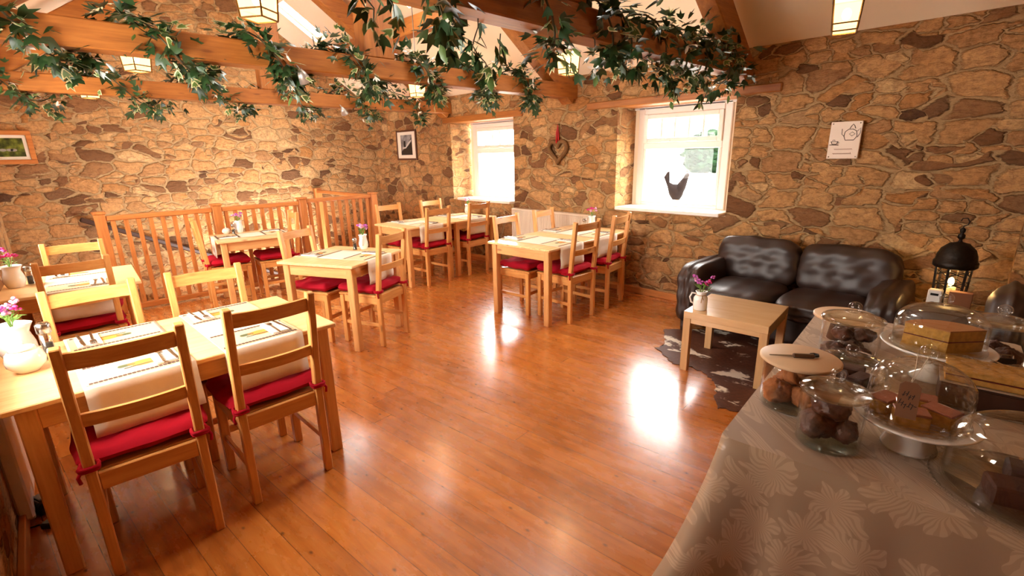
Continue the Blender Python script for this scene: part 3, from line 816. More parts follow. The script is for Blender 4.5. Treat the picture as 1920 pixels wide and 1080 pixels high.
# ================================================================== sofa corner
LEA = NT('brown_leather'); _n = LEA.noise(LEA.objco(), 7, 3, .5, .6); _g = LEA.noise(LEA.objco(), 240, 2)
LEA.link(LEA.mix(_n.outputs['Fac'], srgb(34, 21, 16), srgb(58, 38, 30)), LEA.b.inputs['Base Color'])
LEA.set(Roughness=.44); LEA.b.inputs['Specular IOR Level'].default_value = .5
LEA.bump(LEA.math('ADD', LEA.math('MULTIPLY', _n.outputs['Fac'], 1.0), LEA.math('MULTIPLY', _g.outputs['Fac'], .05)), .2, .004); LEATHER = LEA.m
def pillow(x0, x1, y0, y1, z0, z1, p=.28, n=18, sag=0.0, wr=.0, M=None):
    """rounded leather block: a cube pushed towards a superellipsoid"""
    m = MB(); c = Vector(((x0+x1)/2, (y0+y1)/2, (z0+z1)/2)); h = Vector(((x1-x0)/2, (y1-y0)/2, (z1-z0)/2))
    def shape(v):
        q = 1/max(1e-6, (abs(v[0])**(1/p)+abs(v[1])**(1/p)+abs(v[2])**(1/p))**p)
        w = Vector((v[0]*q, v[1]*q, v[2]*q))
        o = Vector((w.x*h.x, w.y*h.y, w.z*h.z))
        if wr: o += w.normalized()*wr*(math.sin(w.x*9+3*w.z)+math.sin(w.z*11+w.y*5)*.7+math.sin(w.x*17-w.z*9)*.4)
        if sag: o.z -= sag*(1-w.x**2)*max(0, w.z)
        return c+o
    for ax in range(3):
        for s in (-1, 1):
            def f(u, v, ax=ax, s=s):
                a = u*2-1; b = v*2-1; p_ = [0, 0, 0]; p_[ax] = s; p_[(ax+1) % 3] = math.tan(a*PI/4); p_[(ax+2) % 3] = math.tan(b*PI/4)
                return shape(p_)
            m.grid(f, n, n, True, 0, M)
    import bmesh
    return m
def weld(o):
    import bmesh
    bm = bmesh.new(); bm.from_mesh(o.data); bmesh.ops.remove_doubles(bm, verts=bm.verts, dist=1e-4)
    bmesh.ops.recalc_face_normals(bm, faces=bm.faces); bm.to_mesh(o.data); bm.free(); return o
t = thing('leather_sofa', 'dark brown leather two-seat sofa against the stone wall', 'sofa', (-1.92, 3.82, 0))
LW, DP = 1.57, .80
weld(obj('base', pillow(.14, LW-.14, .05, DP-.05, .09, .34, .12), LEATHER, t))
for x0, x1 in ((.0, .23), (LW-.23, LW)):
    mm = pillow(x0, x1, 0, DP-.02, .06, .60, .2, 18, 0, .006); weld(obj('arm', mm, LEATHER, t))
for x0, x1 in ((.20, LW/2), (LW/2, LW-.20)):
    weld(obj('seat_cushion', pillow(x0+.003, x1-.003, -.02, DP-.2, .29, .45, .2, 18, -.01, .004), LEATHER, t))
Mb = Matrix.Translation((0, .52, .40)) @ Matrix.Rotation(-.16, 4, 'X')
for x0, x1 in ((.10, LW/2+.01), (LW/2-.01, LW-.10)):
    weld(obj('back_cushion', pillow(x0+.004, x1-.004, 0, .22, 0, .42, .25, 22, .0, .0055, Mb), LEATHER, t))
for x in (.08, LW-.08):
    for y in (.08, DP-.12):
        m = MB(); m.lathe([(.02, 0), (.026, .09)], 12, (x, y, 0)); obj('foot', m, plain('dark_stained_wood', (60, 34, 20)), t)
t = thing('leather_armchair', 'dark brown leather armchair in the corner behind the glass jars', 'armchair', (.0, 3.5, 0))
weld(obj('base', pillow(-.36, .2, -.36, .36, .06, .34, .14), LEATHER, t))
weld(obj('seat_cushion', pillow(-.38, .08, -.24, .24, .30, .46, .2, 16, 0, .006), LEATHER, t))
weld(obj('backrest', pillow(.0, .24, -.34, .34, .2, .84, .34, 18, 0, .008), LEATHER, t))
for y0, y1 in ((-.40, -.22), (.22, .40)): weld(obj('arm', pillow(-.36, .2, y0, y1, .06, .60, .24), LEATHER, t))

CT = .45
t = thing('coffee_table', 'low square birch coffee table on the cowhide rug before the sofa', 'coffee table', (-1.475, 3.125, 0), D(5))
m = MB(); m.box(0, .55, 0, .55, CT-.05, CT, .002); obj('tabletop', m, BIX, t)
for a in (0, .5):
    for b in (0, .5):
        m = MB(); m.box(a, a+.05, b, b+.05, 0, CT-.051, .002); obj('leg', m, BIZ, t)
for a, b, c, d in ((.05, .5, .006, .03), (.05, .5, .52, .544), (.006, .03, .05, .5), (.52, .544, .05, .5)):
    m = MB(); m.box(a, b, c, d, CT-.085, CT-.051, .001); obj('apron', m, BIX, t)

# cowhide: ragged outline, brown patches and white streaks
CH = NT('cowhide'); _c = CH.objco(); _p = CH.noise(CH.mapping(_c, (1.6, 3.2, 1)), 1.5, 4, .6, .6); _q = CH.noise(_c, 45, 3)
CH.link(CH.mix(CH.ramp(CH.math('ADD', _p.outputs['Fac'], CH.math('MULTIPLY', CH.math('SUBTRACT', _q.outputs['Fac'], .5), .12)), [(.56, (0, 0, 0, 1)), (.6, (1, 1, 1, 1))]), CH.mix(_q.outputs['Fac'], srgb(56, 28, 18), srgb(104, 60, 40)), srgb(226, 216, 200)), CH.b.inputs['Base Color'])
CH.set(Roughness=.55); CH.bump(_q.outputs['Fac'], .5, .004)
out = [(-1.97, 3.80), (-1.86, 3.62), (-1.77, 3.45), (-1.80, 3.36), (-1.62, 3.24), (-1.56, 3.17), (-1.41, 3.21), (-1.30, 3.17), (-1.20, 3.10), (-1.11, 2.90), (-1.04, 2.76), (-.93, 2.80), (-.80, 2.98), (-.66, 2.92), (-.5, 3.1), (-.52, 3.5), (-.6, 3.9), (-.9, 4.25), (-1.25, 4.42), (-1.55, 4.2), (-1.75, 4.0)]
pp = []
for i, p in enumerate(out):
    q = out[(i+1) % len(out)]
    for k in range(5):
        f = k/5; pp.append((p[0]+(q[0]-p[0])*f+R.uniform(-.014, .014), p[1]+(q[1]-p[1])*f+R.uniform(-.014, .014)))
cx = sum(p[0] for p in pp)/len(pp); cy = sum(p[1] for p in pp)/len(pp)
m = MB(); m.prism([(x-cx, y-cy) for x, y in pp], 0.001, .006)
o = obj('cowhide_rug', m, CH.m); o.location = (cx, cy, 0); tag(o, 'brown and white cowhide rug under the low birch table', 'rug')

t = thing('side_table', 'small dark wooden side table in the corner under the pierced lantern', 'side table', (-.36, 3.98, 0))
DW = plain('dark_stained_wood', (60, 34, 20))
m = MB(); m.box(0, .40, 0, .25, .47, .5, .004); obj('tabletop', m, plain('mahogany_top', (74, 42, 22), .35, nscale=8, namt=.2), t)
for a in (.01, .355):
    for b in (.01, .205):
        m = MB(); m.box(a, a+.035, b, b+.035, 0, .47, .003); obj('leg', m, DW, t)
# Moroccan style pierced lantern
IRON = plain('pierced_iron', (34, 26, 20), .45, .7, nscale=60, namt=.5, bumpd=.004)
t = thing('moroccan_lantern', 'black pierced metal lantern with domed top glowing in the corner', 'lantern', (-.17, 4.12, .5))
m = MB(); m.lathe([(.085, 0), (.09, .01), (.09, .03), (.07, .045)], 12); obj('base', m, IRON, t)
for k in range(6):
    a = k*PI/3+.3; m = MB(); m.beam((.078*math.cos(a), .078*math.sin(a), .03), (.088*math.cos(a), .088*math.sin(a), .30), .014, .014, (0, 1, 0) if abs(math.cos(a)) > .5 else (1, 0, 0), .002); obj('bar', m, IRON, t)
m = MB()
for k in range(6):
    a0, a1 = k*PI/3+.3, (k+1)*PI/3+.3
    for z in (.10, .17, .24):
        m.tube([(.08*math.cos(a0), .08*math.sin(a0), z), (.08*math.cos(a1), .08*math.sin(a1), z+.03)], .003, 5); m.tube([(.08*math.cos(a0), .08*math.sin(a0), z+.03), (.08*math.cos(a1), .08*math.sin(a1), z)], .003, 5)
obj('lattice', m, IRON, t)
m = MB(); m.lathe([(.10, .29), (.112, .30), (.112, .33), (.104, .335), (.10, .37), (.085, .41), (.05, .445), (.012, .455), (.008, .47), (.018, .48), (.018, .50), (.008, .51), (.014, .52), (.014, .535), (.005, .545)], 20)
obj('dome_cap', m, IRON, t)
m = MB(); m.tube([(0, .0, .545), (.0, 0, .555), (.018, 0, .565), (.022, 0, .585), (.01, 0, .605), (-.012, 0, .602), (-.018, 0, .585)], .0035, 6); obj('hook', m, IRON, t)
def glow(name, c, e, tr=.5):
    q = NT(name); q.n.remove(q.b); em = q.new('Emission'); em.inputs[0].default_value = c+(1,); em.inputs[1].default_value = e
    tp_ = q.new('BsdfTransparent'); mx = q.new('MixShader'); mx.inputs[0].default_value = tr
    q.link(em.outputs[0], mx.inputs[1]); q.link(tp_.outputs[0], mx.inputs[2]); q.link(mx.outputs[0], q.out.inputs['Surface']); return q.m
CANDLE = glow('candle_flame', (1, .62, .2), 30, 0)
m = MB(); m.lathe([(.03, .045), (.03, .16)], 16); obj('candle', m, plain('ivory_wax', (232, 214, 176), .5), t)
m = MB(); m.ball((0, 0, .195), .016, 10, 8, (1, 1, 1.8)); obj('flame', m, CANDLE, t)
def point(name, loc, power, c, r=.03):
    d = bpy.data.lights.new(name, 'POINT'); d.energy = power; d.color = c; d.shadow_soft_size = r
    o = bpy.data.objects.new(name, d); col.objects.link(o); o.location = loc; return o
point('candle_light', (-.17, 4.12, .78), 5, (1, .55, .18), .03)
t = thing('speaker_box', 'small upright white box with black round front in the corner', 'speaker', (-.225, 3.93+.06, .5), -.05)
m = MB(); m.box(-.035, .035, -.03, .03, 0, .16, .006); obj('case', m, plain('white_plastic', (214, 210, 204), .4), t)
m = MB(); Mx = Matrix.Translation((0, -.0305, .055)) @ Matrix.Rotation(PI/2, 4, 'X'); m.lathe([(.03, 0), (.026, .004), (.012, .002)], 20, (0, 0, 0), Mx); obj('cone', m, BLACKM, t)
m = MB(); m.box(-.02, .02, -.0325, -.0305, .125, .14, .0005); obj('display', m, BLACKM, t)
t = thing('brown_box', 'plain brown cardboard box beside the white speaker under the lantern', 'box', (-.105, 3.99, .5), .05)
m = MB(); m.box(-.055, .055, -.008, .05, 0, .16, .003); obj('body', m, plain('brown_card', (120, 70, 38), .8, nscale=20, namt=.06), t)

# ================================================================== cake buffet
BT = .75
DMK = NT('damask_cloth'); _c = DMK.objco()
_s = DMK.new('SeparateXYZ'); DMK.link(_c, _s.inputs[0])
_u = DMK.new('CombineXYZ'); DMK.link(DMK.math('ADD', _s.outputs[0], DMK.math('MULTIPLY', _s.outputs[1], .9)), _u.inputs[0]); DMK.link(DMK.math('ADD', _s.outputs[2], DMK.math('MULTIPLY', _s.outputs[1], .35)), _u.inputs[1])
_w = DMK.noise(_u.outputs[0], 7, 2); _vec = DMK.mix(.12, _u.outputs[0], _w.outputs['Color'])
_v = DMK.new('TexVoronoi', voronoi_dimensions='2D'); _v.inputs['Scale'].default_value = 9.5; DMK.link(_vec, _v.inputs['Vector'])
# leaf veins fanning out of each cell's centre
_d = DMK.new('VectorMath', operation='SUBTRACT'); DMK.link(_vec, _d.inputs[0]); DMK.link(_v.outputs['Position'], _d.inputs[1])
_ds = DMK.new('SeparateXYZ'); DMK.link(_d.outputs[0], _ds.inputs[0])
_an = DMK.math('ARCTAN2', _ds.outputs[1], _ds.outputs[0])
_pet = DMK.math('ADD', DMK.math('MULTIPLY', DMK.math('ABSOLUTE', DMK.math('SINE', DMK.math('MULTIPLY', _an, 3.5))), .028), .036)
_leaf = DMK.math('LESS_THAN', _v.outputs['Distance'], DMK.math('MULTIPLY', _pet, 10.0))
_vein = DMK.math('GREATER_THAN', DMK.math('SINE', DMK.math('MULTIPLY', _an, 24.0)), .25)
_fac = DMK.math('MULTIPLY', _leaf, DMK.math('SUBTRACT', 1.0, DMK.math('MULTIPLY', _vein, .6)))
DMK.link(DMK.mix(_fac, srgb(162, 138, 112), srgb(188, 164, 136)), DMK.b.inputs['Base Color'])
DMK.link(DMK.mix(_fac, (.55, .55, .55, 1), (.36, .36, .36, 1)), DMK.b.inputs['Roughness']); DMK.b.inputs['Sheen Weight'].default_value = .2
DMK.bump(_fac, .15, .002)
BX, BY, BA, BW, BL = -.455, 1.275, D(4.5), .70, 1.42
t = thing('buffet_table', 'cake table at right hidden under a patterned cloth', 'table', (BX, BY, 0), BA)
m = MB(); m.box(.01, BW-.01, .01, BL-.01, BT-.03, BT-.004, .003); obj('tabletop', m, LX, t)
for a in (.05, BW-.1):
    for b in (.05, BL-.1):
        m = MB(); m.box(a, a+.05, b, b+.05, 0, BT-.031, .003); obj('leg', m, LZ, t)
m = MB()
# cloth: flat top then skirt that falls in folds
per = []
NS = 60
def edge_pt(s):
    Lp = [BW, BL, BW, BL]; c = [(0, 0), (BW, 0), (BW, BL), (0, BL)]; d = [(1, 0), (0, 1), (-1, 0), (0, -1)]
    tot = sum(Lp); s = (s % 1)*tot
    for i in range(4):
        if s <= Lp[i]: return i, s, (c[i][0]+d[i][0]*s, c[i][1]+d[i][1]*s), [(0, -1), (1, 0), (0, 1), (-1, 0)][i], Lp[i]
        s -= Lp[i]
    return 3, 0, (0, 0), (-1, 0), BL
N = 220; tot = 2*(BW+BL); rows = 14; vs = []; fs = []
for j in range(rows+1):
    f = j/rows
    for i in range(N):
        k, s, p, n, Le = edge_pt((i+.5)/N)
        dc = min(s, Le-s); x, y = p
        sgn = [(0, 0), (BW, 0), (BW, BL), (0, BL)]
        crn = min(sgn, key=lambda c: abs(c[0]-x)+abs(c[1]-y)); cw = math.exp(-(dc/.10)**2)
        cdir = Vector((crn[0]-BW/2, crn[1]-BL/2)).normalized(); cdir = Vector((math.copysign(.7, cdir.x), math.copysign(.7, cdir.y)))
        drop = f*(.70-.22*cw*0)
        out_ = .012*math.sin(s*23+k)*f+.010*math.sin(s*41+2*k)*f+.02*f+.006
        fold = cw*.17*f**1.1+.035*f*math.sin(dc*38)*math.exp(-(dc/.22)**2)
        X = x+n[0]*out_+cdir.x*fold; Y = y+n[1]*out_+cdir.y*fold
        lift = .16*cw*f*f
        vs.append((X, Y, BT+.002-(.006 if f > 0 else 0)-drop+lift))
for j in range(rows):
    for i in range(N): fs.append((j*N+i, j*N+(i+1) % N, (j+1)*N+(i+1) % N, (j+1)*N+i))
fs.append(tuple(range(N)))
m.add(vs, fs, True)
# creased flat top drawn slightly above
o = obj('damask_tablecloth', m, DMK.m); o.location = (BX, BY, 0); o.rotation_euler = (0, 0, BA)
tag(o, 'taupe leaf-patterned damask cloth covering the cake table', 'tablecloth')
o.data.polygons[-1].use_smooth = False
Z0 = BT+.003
CRUST = plain('golden_crust', (156, 92, 42), .75, nscale=34, namt=.65, bumpd=.02)
DARKB = plain('dark_chocolate_bake', (84, 44, 26), .5, nscale=30, namt=.7, bumpd=.018)
SPONGE = plain('yellow_sponge', (190, 142, 66), .9, nscale=70, namt=.45, bumpd=.006)
SPTOP = plain('baked_sponge_top', (176, 118, 66), .7, nscale=30, namt=.25)
ICING = plain('pink_sugar_topping', (150, 86, 62), .45, nscale=40, namt=.4, bumpd=.004)
JAM = plain('dark_red_jam', (96, 26, 22), .3)
CHOC = plain('brownie', (60, 30, 24), .7, nscale=40, namt=.35, bumpd=.006)
WOODD = plain('beech_disc', (214, 182, 144), .5, nscale=8, namt=.1)
def muffin_blob(r, sc=(1, 1, .8)):
    m = MB(); ph = [R.uniform(0, 6) for _ in range(4)]
    def f(u, v):
        a = u*2*PI; b = (v-.5)*PI; k = 1+.05*math.sin(9*a+ph[1])*math.sin(7*b+ph[2])+.04*math.sin(13*a+11*b+ph[0])+.10*math.sin(3*a+ph[0])*math.cos(b)+.08*math.sin(5*b+ph[1])*math.cos(2*a+ph[2])+.05*math.sin(7*a+4*b+ph[3])*math.cos(b)
        return (r*k*sc[0]*math.cos(b)*math.cos(a), r*k*sc[1]*math.cos(b)*math.sin(a), r*k*sc[2]*math.sin(b)+r*sc[2])
    m.grid(f, 40, 26, True, 0, None, True); return m
def cookie_jar(loc, label, r, h, lid=True, disc=None, disc_r=0):
    t = thing('glass_jar', label, 'jar', loc, R.uniform(0, 6), 'glass cake jars')
    m = MB(); m.shell([(r*.95, 0), (r, .006), (r, h*.92), (r*.97, h)], .0035, 40); obj('body', m, GLASS, t)
    m = MB(); m.lathe([(r*.9, .001), (r*.93, .008), (r*.9, .012)], 40); obj('thick_base', m, thin_glass('base_glass', (.86, .92, .88)) if 'base_glass' not in bpy.data.materials else bpy.data.materials['base_glass'], t)
    if lid:
        m = MB(); m.shell([(r*1.04, h+.001), (r*1.05, h+.007), (r*.98, h+.014), (r*.7, h+.022), (r*.35, h+.03), (r*.2, h+.033)][::1], .003, 40)
        m.lathe([(r*1.06, h+.002), (r*1.075, h+.006), (r*1.06, h+.010), (r*1.045, h+.006)], 40); lid_ = obj('lid', m, GLASS, t)
        m = MB(); m.ball((0, 0, h+.052), r*.24, 18, 12, (1, 1, .9)); m.lathe([(r*.12, h+.03), (r*.10, h+.04)], 14); m.ball((0, 0, h+.052), r*.15, 14, 10, (1, 1, .9)); obj('knob', m, GLASS, lid_)
    return t
def bake(loc, label, r, mat, sc=(1, 1, .8), grp='muffins in the glass jars', name='muffin', cat='cake'):
    o = obj(name, muffin_blob(r, sc), mat); o.location = loc; o.rotation_euler = (0, 0, R.uniform(0, 6)); return tag(o, label, cat, grp)
JZ = Z0+.0125
# jar nearest the camera
cookie_jar((-.238, 1.440, Z0), 'glass lidded jar of dark muffins nearest the cloth edge', .078, .150)
bake((-.266, 1.422, JZ), 'dark muffin on the left in the nearest lidded jar', .042, DARKB, (1, 1, .9)); bake((-.205, 1.448, JZ), 'dark muffin on the right in the nearest lidded jar', .037, DARKB, (1, 1, .8))
bake((-.238, 1.435, JZ+.066), 'dark muffin on top in the nearest lidded jar', .042, DARKB, (1.15, 1.1, .75))
# jar with wooden board
cookie_jar((-.368, 1.600, Z0), 'wide glass jar of golden buns covered by a round wooden board', .098, .150, False)
for i, (a, b, c) in enumerate(((-.040, -.040, 0), (.044, -.032, 0), (-.035, .048, 0), (.040, .042, 0), (.0, .0, .058))):
    bake((-.368+a, 1.600+b, JZ+c), ['golden bun at front left in the jar under the wooden board', 'golden bun at front right in the jar under the wooden board', 'golden bun at back left in the jar under the wooden board', 'golden bun at back right in the jar under the wooden board', 'golden bun on top of the others under the wooden board'][i], .045, CRUST, (1, 1, .8), 'golden buns in the wide jar', 'bun')
o = obj('wooden_board', MB().lathe([(.108, 0), (.112, .003), (.112, .009), (.108, .012)], 44), WOODD); o.location = (-.368, 1.600, Z0+.152); tag(o, 'round wooden board lying on top of the wide glass jar', 'board')
t = thing('corkscrew_knife', 'dark folding corkscrew lying on the round wooden board', 'corkscrew', (-.375, 1.585, Z0+.1645), .62)
m = MB(); m.box(-.012, .052, -.007, .007, 0, .013, .004); obj('handle', m, plain('horn_handle', (88, 60, 40), .3, nscale=40, namt=.5), t)
m = MB(); m.prism([(-.012, -.004), (-.075, -.001), (-.078, .002), (-.012, .006)], .003, .006); obj('blade', m, STEEL, t)
m = MB(); m.tube([(.05, 0, .006), (.062, .004, .006), (.066, .014, .006), (.056, .02, .006), (.045, .016, .006)], .004, 6); obj('ring', m, BLACKM, t)
# low dome on a plate behind
t = thing('low_cake_dome', 'low clear glass dome on a plate behind the wide jar', 'cake dome', (-.285, 1.90, Z0))
m = MB(); m.lathe([(.07, 0), (.11, .006), (.122, .014), (.118, .016), (.1, .010), (0.0003, .008)], 40); obj('plate', m, GLASS, t)
m = MB(); m.shell([(.108, .017), (.110, .05), (.104, .075), (.08, .092), (.04, .1), (.012, .102)], .003, 40); dm = obj('dome', m, GLASS, t)
m = MB(); m.ball((0, 0, .12), .020, 16, 10); m.lathe([(.010, .1), (.009, .108)], 12); obj('knob', m, GLASS, dm)
for i in range(3):
    o = obj('flapjack', MB().box(-.04, .04, -.025, .025, 0, .03, .004), CHOC); o.location = (-.285+[-.035, .04, .0][i], 1.90+[-.035, -.02, .045][i], Z0+.013); o.rotation_euler = (0, 0, [.3, 1.3, .1][i])
    tag(o, ['dark square slice at left under the low glass dome', 'dark square slice at right under the low glass dome', 'dark square slice at back under the low glass dome'][i], 'cake slice', 'slices under the low dome')
# back left jar with a board behind
cookie_jar((-.335, 2.130, Z0), 'tall glass jar of seeded buns at the far left of the cake table', .097, .155)
for i, (a, b, c) in enumerate(((-.042, -.035, 0), (.04, -.038, 0), (.0, .045, 0), (-.02, -.01, .06), (.035, .02, .06))):
    bake((-.335+a, 2.13+b, JZ+c), 'seeded bun %s in the far left jar' % ['at lower left', 'at lower right', 'at the back', 'at upper left', 'at upper right'][i], .038, DARKB, (1.05, 1.05, .7), 'buns in the far left jar', 'bun')
t = thing('serving_board', 'round wooden board lying flat behind the far left jar', 'board', (-.395, 2.35, Z0))
m = MB(); m.lathe([(.06, 0), (.05, .08), (.06, .093)], 20); obj('pedestal', m, DW, t)
m = MB(); m.lathe([(.115, .094), (.12, .097), (.12, .105), (.115, .108)], 40); obj('disc', m, WOODD, t)
# far right jar
cookie_jar((.06, 2.40, Z0), 'glass lidded jar at the far right end of the cake table', .09, .165)
for i in range(3):
    bake((.06+[-.035, .035, 0][i], 2.40+[-.03, -.02, .04][i], JZ), 'brown bun %s in the far right jar' % ['at left', 'at right', 'at the back'][i], .04, DARKB, (1, 1, .9), 'buns in the far right jar', 'bun')
# tall stand with sandwich cake
SX, SY = -.088, 2.13
t = thing('cake_stand', 'white cake stand carrying the sandwich cake', 'cake stand', (SX, SY, Z0), 0, 'white cake stands')
m = MB(); m.lathe([(.06, 0), (.055, .008), (.022, .03), (.02, .07), (.045, .1)], 32); obj('pedestal', m, CHINA, t)
m = MB(); m.lathe([(.045, .1), (.125, .106), (.153, .118), (.158, .124), (.153, .126), (.13, .116), (0.0003, .113)], 48); obj('plate', m, CHINA, t)
PZ = Z0+.114
t = thing('sandwich_cake', 'cut two-layer sponge sandwich cake on the white stand', 'cake', (SX+.03, SY-.05, PZ+.001), 0)
def sector(r, a0, a1, n=18): return [(0, 0)]+[(r*math.cos(a0+(a1-a0)*i/n), r*math.sin(a0+(a1-a0)*i/n)) for i in range(n+1)]
S0, S1 = D(40), D(320)
sec = [(x-.0, y) for x, y in sector(.125, D(48), D(168))]
m = MB().prism(sec, 0, .036); obj('lower_sponge', m, SPONGE, t)
m = MB().prism([(x*.99, y*.99) for x, y in sec], .036, .040); obj('jam_filling', m, JAM, t)
m = MB().prism(sec, .040, .074); obj('upper_sponge', m, SPONGE, t)
m = MB().prism([(x*1.005, y*1.005) for x, y in sec], .0741, .078); obj('sugared_top', m, SPTOP, t)
def dome(loc, label, r, h, mat, rz=0, knob=.02, extra=None):
    t = thing('glass_dome', label, 'cake dome', loc, rz, 'glass cake domes')
    pr = [(r, 0)]+[(r*(1-.02*(i/8)), h*.55*i/8) for i in range(1, 9)]+[(r*.98*math.cos(i*PI/2/10)**.8+.001, h*.55+h*.45*math.sin(i*PI/2/10)) for i in range(1, 11)]
    m = MB(); m.shell(pr, .003, 48); m.lathe([(r+.001, 0), (r+.004, .002), (r+.004, .006), (r+.001, .008)], 48); cov = obj('cover', m, mat, t)
    m = MB(); m.lathe([(knob*.45, h-.002), (knob*.4, h+.008)], 14); m.ball((0, 0, h+.008+knob*.9), knob, 18, 12); m.ball((0, 0, h+.008+knob*.9), knob*.6, 14, 10); obj('knob', m, GLASS, cov)
    return t
dome((SX, SY, PZ+.006), 'clear glass dome over the two-layer sponge cake', .128, .145, GLASS)
# short stand with hammered dome
QX, QY = -.075, 1.565
t = thing('cake_stand', 'white cake stand under the dimpled glass dome', 'cake stand', (QX, QY, Z0), 0, 'white cake stands')
m = MB(); m.lathe([(.062, 0), (.062, .006), (.052, .03), (.045, .06), (.05, .072)], 32); obj('pedestal', m, CHINA, t)
m = MB(); m.lathe([(.05, .072), (.10, .078), (.133, .086), (.138, .091), (.133, .093), (.11, .086), (0.0003, .083)], 48); obj('plate', m, CHINA, t)
QZ = Z0+.084
for i, (a, b, rz) in enumerate(((-.005, -.045, .35), (-.066, .005, 1.2), (.05, .015, -.4), (.0, .066, .1))):
    t = thing('traybake_slice', 'iced sponge slice %s under the dimpled dome' % ['at the front', 'at left', 'at right', 'at the back'][i], 'cake slice', (QX+a, QY+b, QZ+.001), rz, 'iced slices under the dimpled dome')
    m = MB(); m.box(-.036, .036, -.025, .025, 0, .034, .003); obj('sponge', m, SPONGE, t)
    m = MB(); m.box(-.0365, .0365, -.0255, .0255, .0341, .041, .003); obj('icing', m, ICING, t)
dome((QX, QY, QZ+.006), 'dimpled glass dome over iced slices with a tag on its knob', .112, .158, RIBGLASS, 0, .021)
t = thing('paper_tag', 'brown paper tag hanging by string from the dimpled dome knob', 'tag', (QX-.012, QY-.128, QZ+.100), .12)
TAGM = plain('brown_tag_card', (124, 84, 56), .85, nscale=30, namt=.06)
m = MB(); Mx = Matrix.Rotation(-.30, 4, 'X') @ Matrix.Rotation(PI/2, 4, 'X')
ol = [(-.021, -.045), (.021, -.045), (.021, .036), (.012, .045), (-.012, .045), (-.021, .036)]
m.prism(ol, 0, .0012, Mx); obj('card', m, TAGM, t)
m = MB()
for row, (yy, n) in enumerate(((.012, 4), (-.012, 5))):
    for i in range(n):
        x = -.014+i*.0065; y = yy+.004*math.sin(i*2.1+row)
        m.box(x, x+.0016, y-.007, y+.006, .0012, .0017, 0, Mx @ Matrix.Rotation(-.25, 4, 'Z'))
        m.box(x, x+.006, y-.001, y+.0006, .0012, .0017, 0, Mx)
obj('handwriting', m, plain('dark_ink', (40, 26, 22), .8), t)
m = MB(); m.tube([(0, .012, .040), (.004, .05, .072), (.006, .12, .084)], .0009, 5); m.tube([(0, .012, .040), (.015, .05, .07), (.03, .12, .084)], .0009, 5); obj('string', m, plain('white_string', (220, 206, 184), .9), t)
# large dome with brownies, nearest right
GX, GY = .150, 1.495
t = thing('glass_plate', 'clear glass plate with beaded rim at the near right of the cloth', 'plate', (GX, GY, Z0))
m = MB(); m.lathe([(.12, 0), (.165, .005), (.178, .012), (.176, .014), (.155, .009), (0.0003, .007)], 56); obj('dish', m, GLASS, t)
m = MB()
for i in range(64):
    a = i*PI/32; m.ball((.179*math.cos(a), .179*math.sin(a), .012), .006, 6, 4)
obj('beaded_rim', m, GLASS, t)
dome((GX, GY, Z0+.0145), 'large clear glass dome over brownies at the near right', .155, .17, GLASS, 0, .025)
for i, (a, b, c, rz) in enumerate(((-.03, -.055, 0, .3), (.06, -.05, 0, .5), (.0, .045, 0, .1), (.085, .04, 0, -.2), (.04, -.04, .046, .8), (.03, .03, .046, .2))):
    o = obj('brownie', MB().box(-.042, .042, -.036, .036, 0, .045, .005), CHOC); o.location = (GX+a, GY+b, Z0+.0095+c); o.rotation_euler = (0, 0, rz)
    tag(o, 'dark brownie %s under the large near dome' % ['at front left', 'at front right', 'at back left', 'at back right', 'on top at front', 'on top at back'][i], 'cake slice', 'brownies under the large dome')
# wrapped traybake on a dark crate
t = thing('display_crate', 'dark wooden crate holding up the wrapped traybake at right', 'crate', (.045, 1.98, Z0), .1)
m = MB(); m.box(-.10, .10, -.07, .07, 0, .012, .002)
obj('base_board', m, DW, t)
for a0, a1, b0, b1 in ((-.1, .1, -.07, -.06), (-.1, .1, .06, .07), (-.1, -.09, -.06, .06), (.09, .1, -.06, .06)):
    m = MB(); m.box(a0, a1, b0, b1, .012, .075, .002); obj('side', m, DW, t)
m = MB(); m.box(-.1, .1, -.07, .07, .0755, .082, .002); obj('lid', m, DW, t)
o = obj('cake_board', MB().box(-.105, .105, -.075, .075, 0, .004, .001), plain('silver_card', (200, 196, 186), .3, .6)); o.location = (.045, 1.98, Z0+.083); o.rotation_euler = (0, 0, .1); tag(o, 'thin silver board under the wrapped traybake', 'cake board')
t = thing('wrapped_traybake', 'sponge traybake wrapped in clear film on the silver board', 'cake', (.045, 1.98, Z0+.0875), .1)
m = MB(); m.box(-.095, .095, -.065, .065, 0, .018, .002); obj('lower_sponge', m, SPONGE, t)
m = MB(); m.box(-.095, .095, -.065, .065, .0181, .022, .001); obj('jam_filling', m, JAM, t)
m = MB(); m.box(-.095, .095, -.065, .065, .0221, .04, .002); obj('upper_sponge', m, SPONGE, t)
FILM = thin_glass('cling_film', (.98, .97, .95), .05, 30)
m = MB(); m.grid(lambda u, v: ((u-.5)*.215, (v-.5)*.155, .046+.004*math.sin(u*23+v*9)+.004*math.sin(v*31)-(.012*(max(abs(u-.5), abs(v-.5))*2)**6)), 18, 14); obj('film', m, FILM, t)
# slate labels on wire stands at the right edge
t = thing('price_easel', 'small wire easel with a dark slate label at the right edge', 'sign', (.085, 2.19, Z0), .5)
m = MB(); m.tube([(-.04, 0, 0), (-.03, .02, .11)], .002, 5); m.tube([(.04, 0, 0), (.03, .02, .11)], .002, 5); m.tube([(0, .07, 0), (0, .02, .11)], .002, 5); m.tube([(-.03, .02, .11), (.03, .02, .11)], .002, 5); obj('stand', m, STEEL, t)
m = MB(); m.beam((0, -.006, .02), (0, .014, .10), .075, .004, (0, 1, 0), .001); obj('slate', m, plain('slate', (40, 38, 36), .7), t)

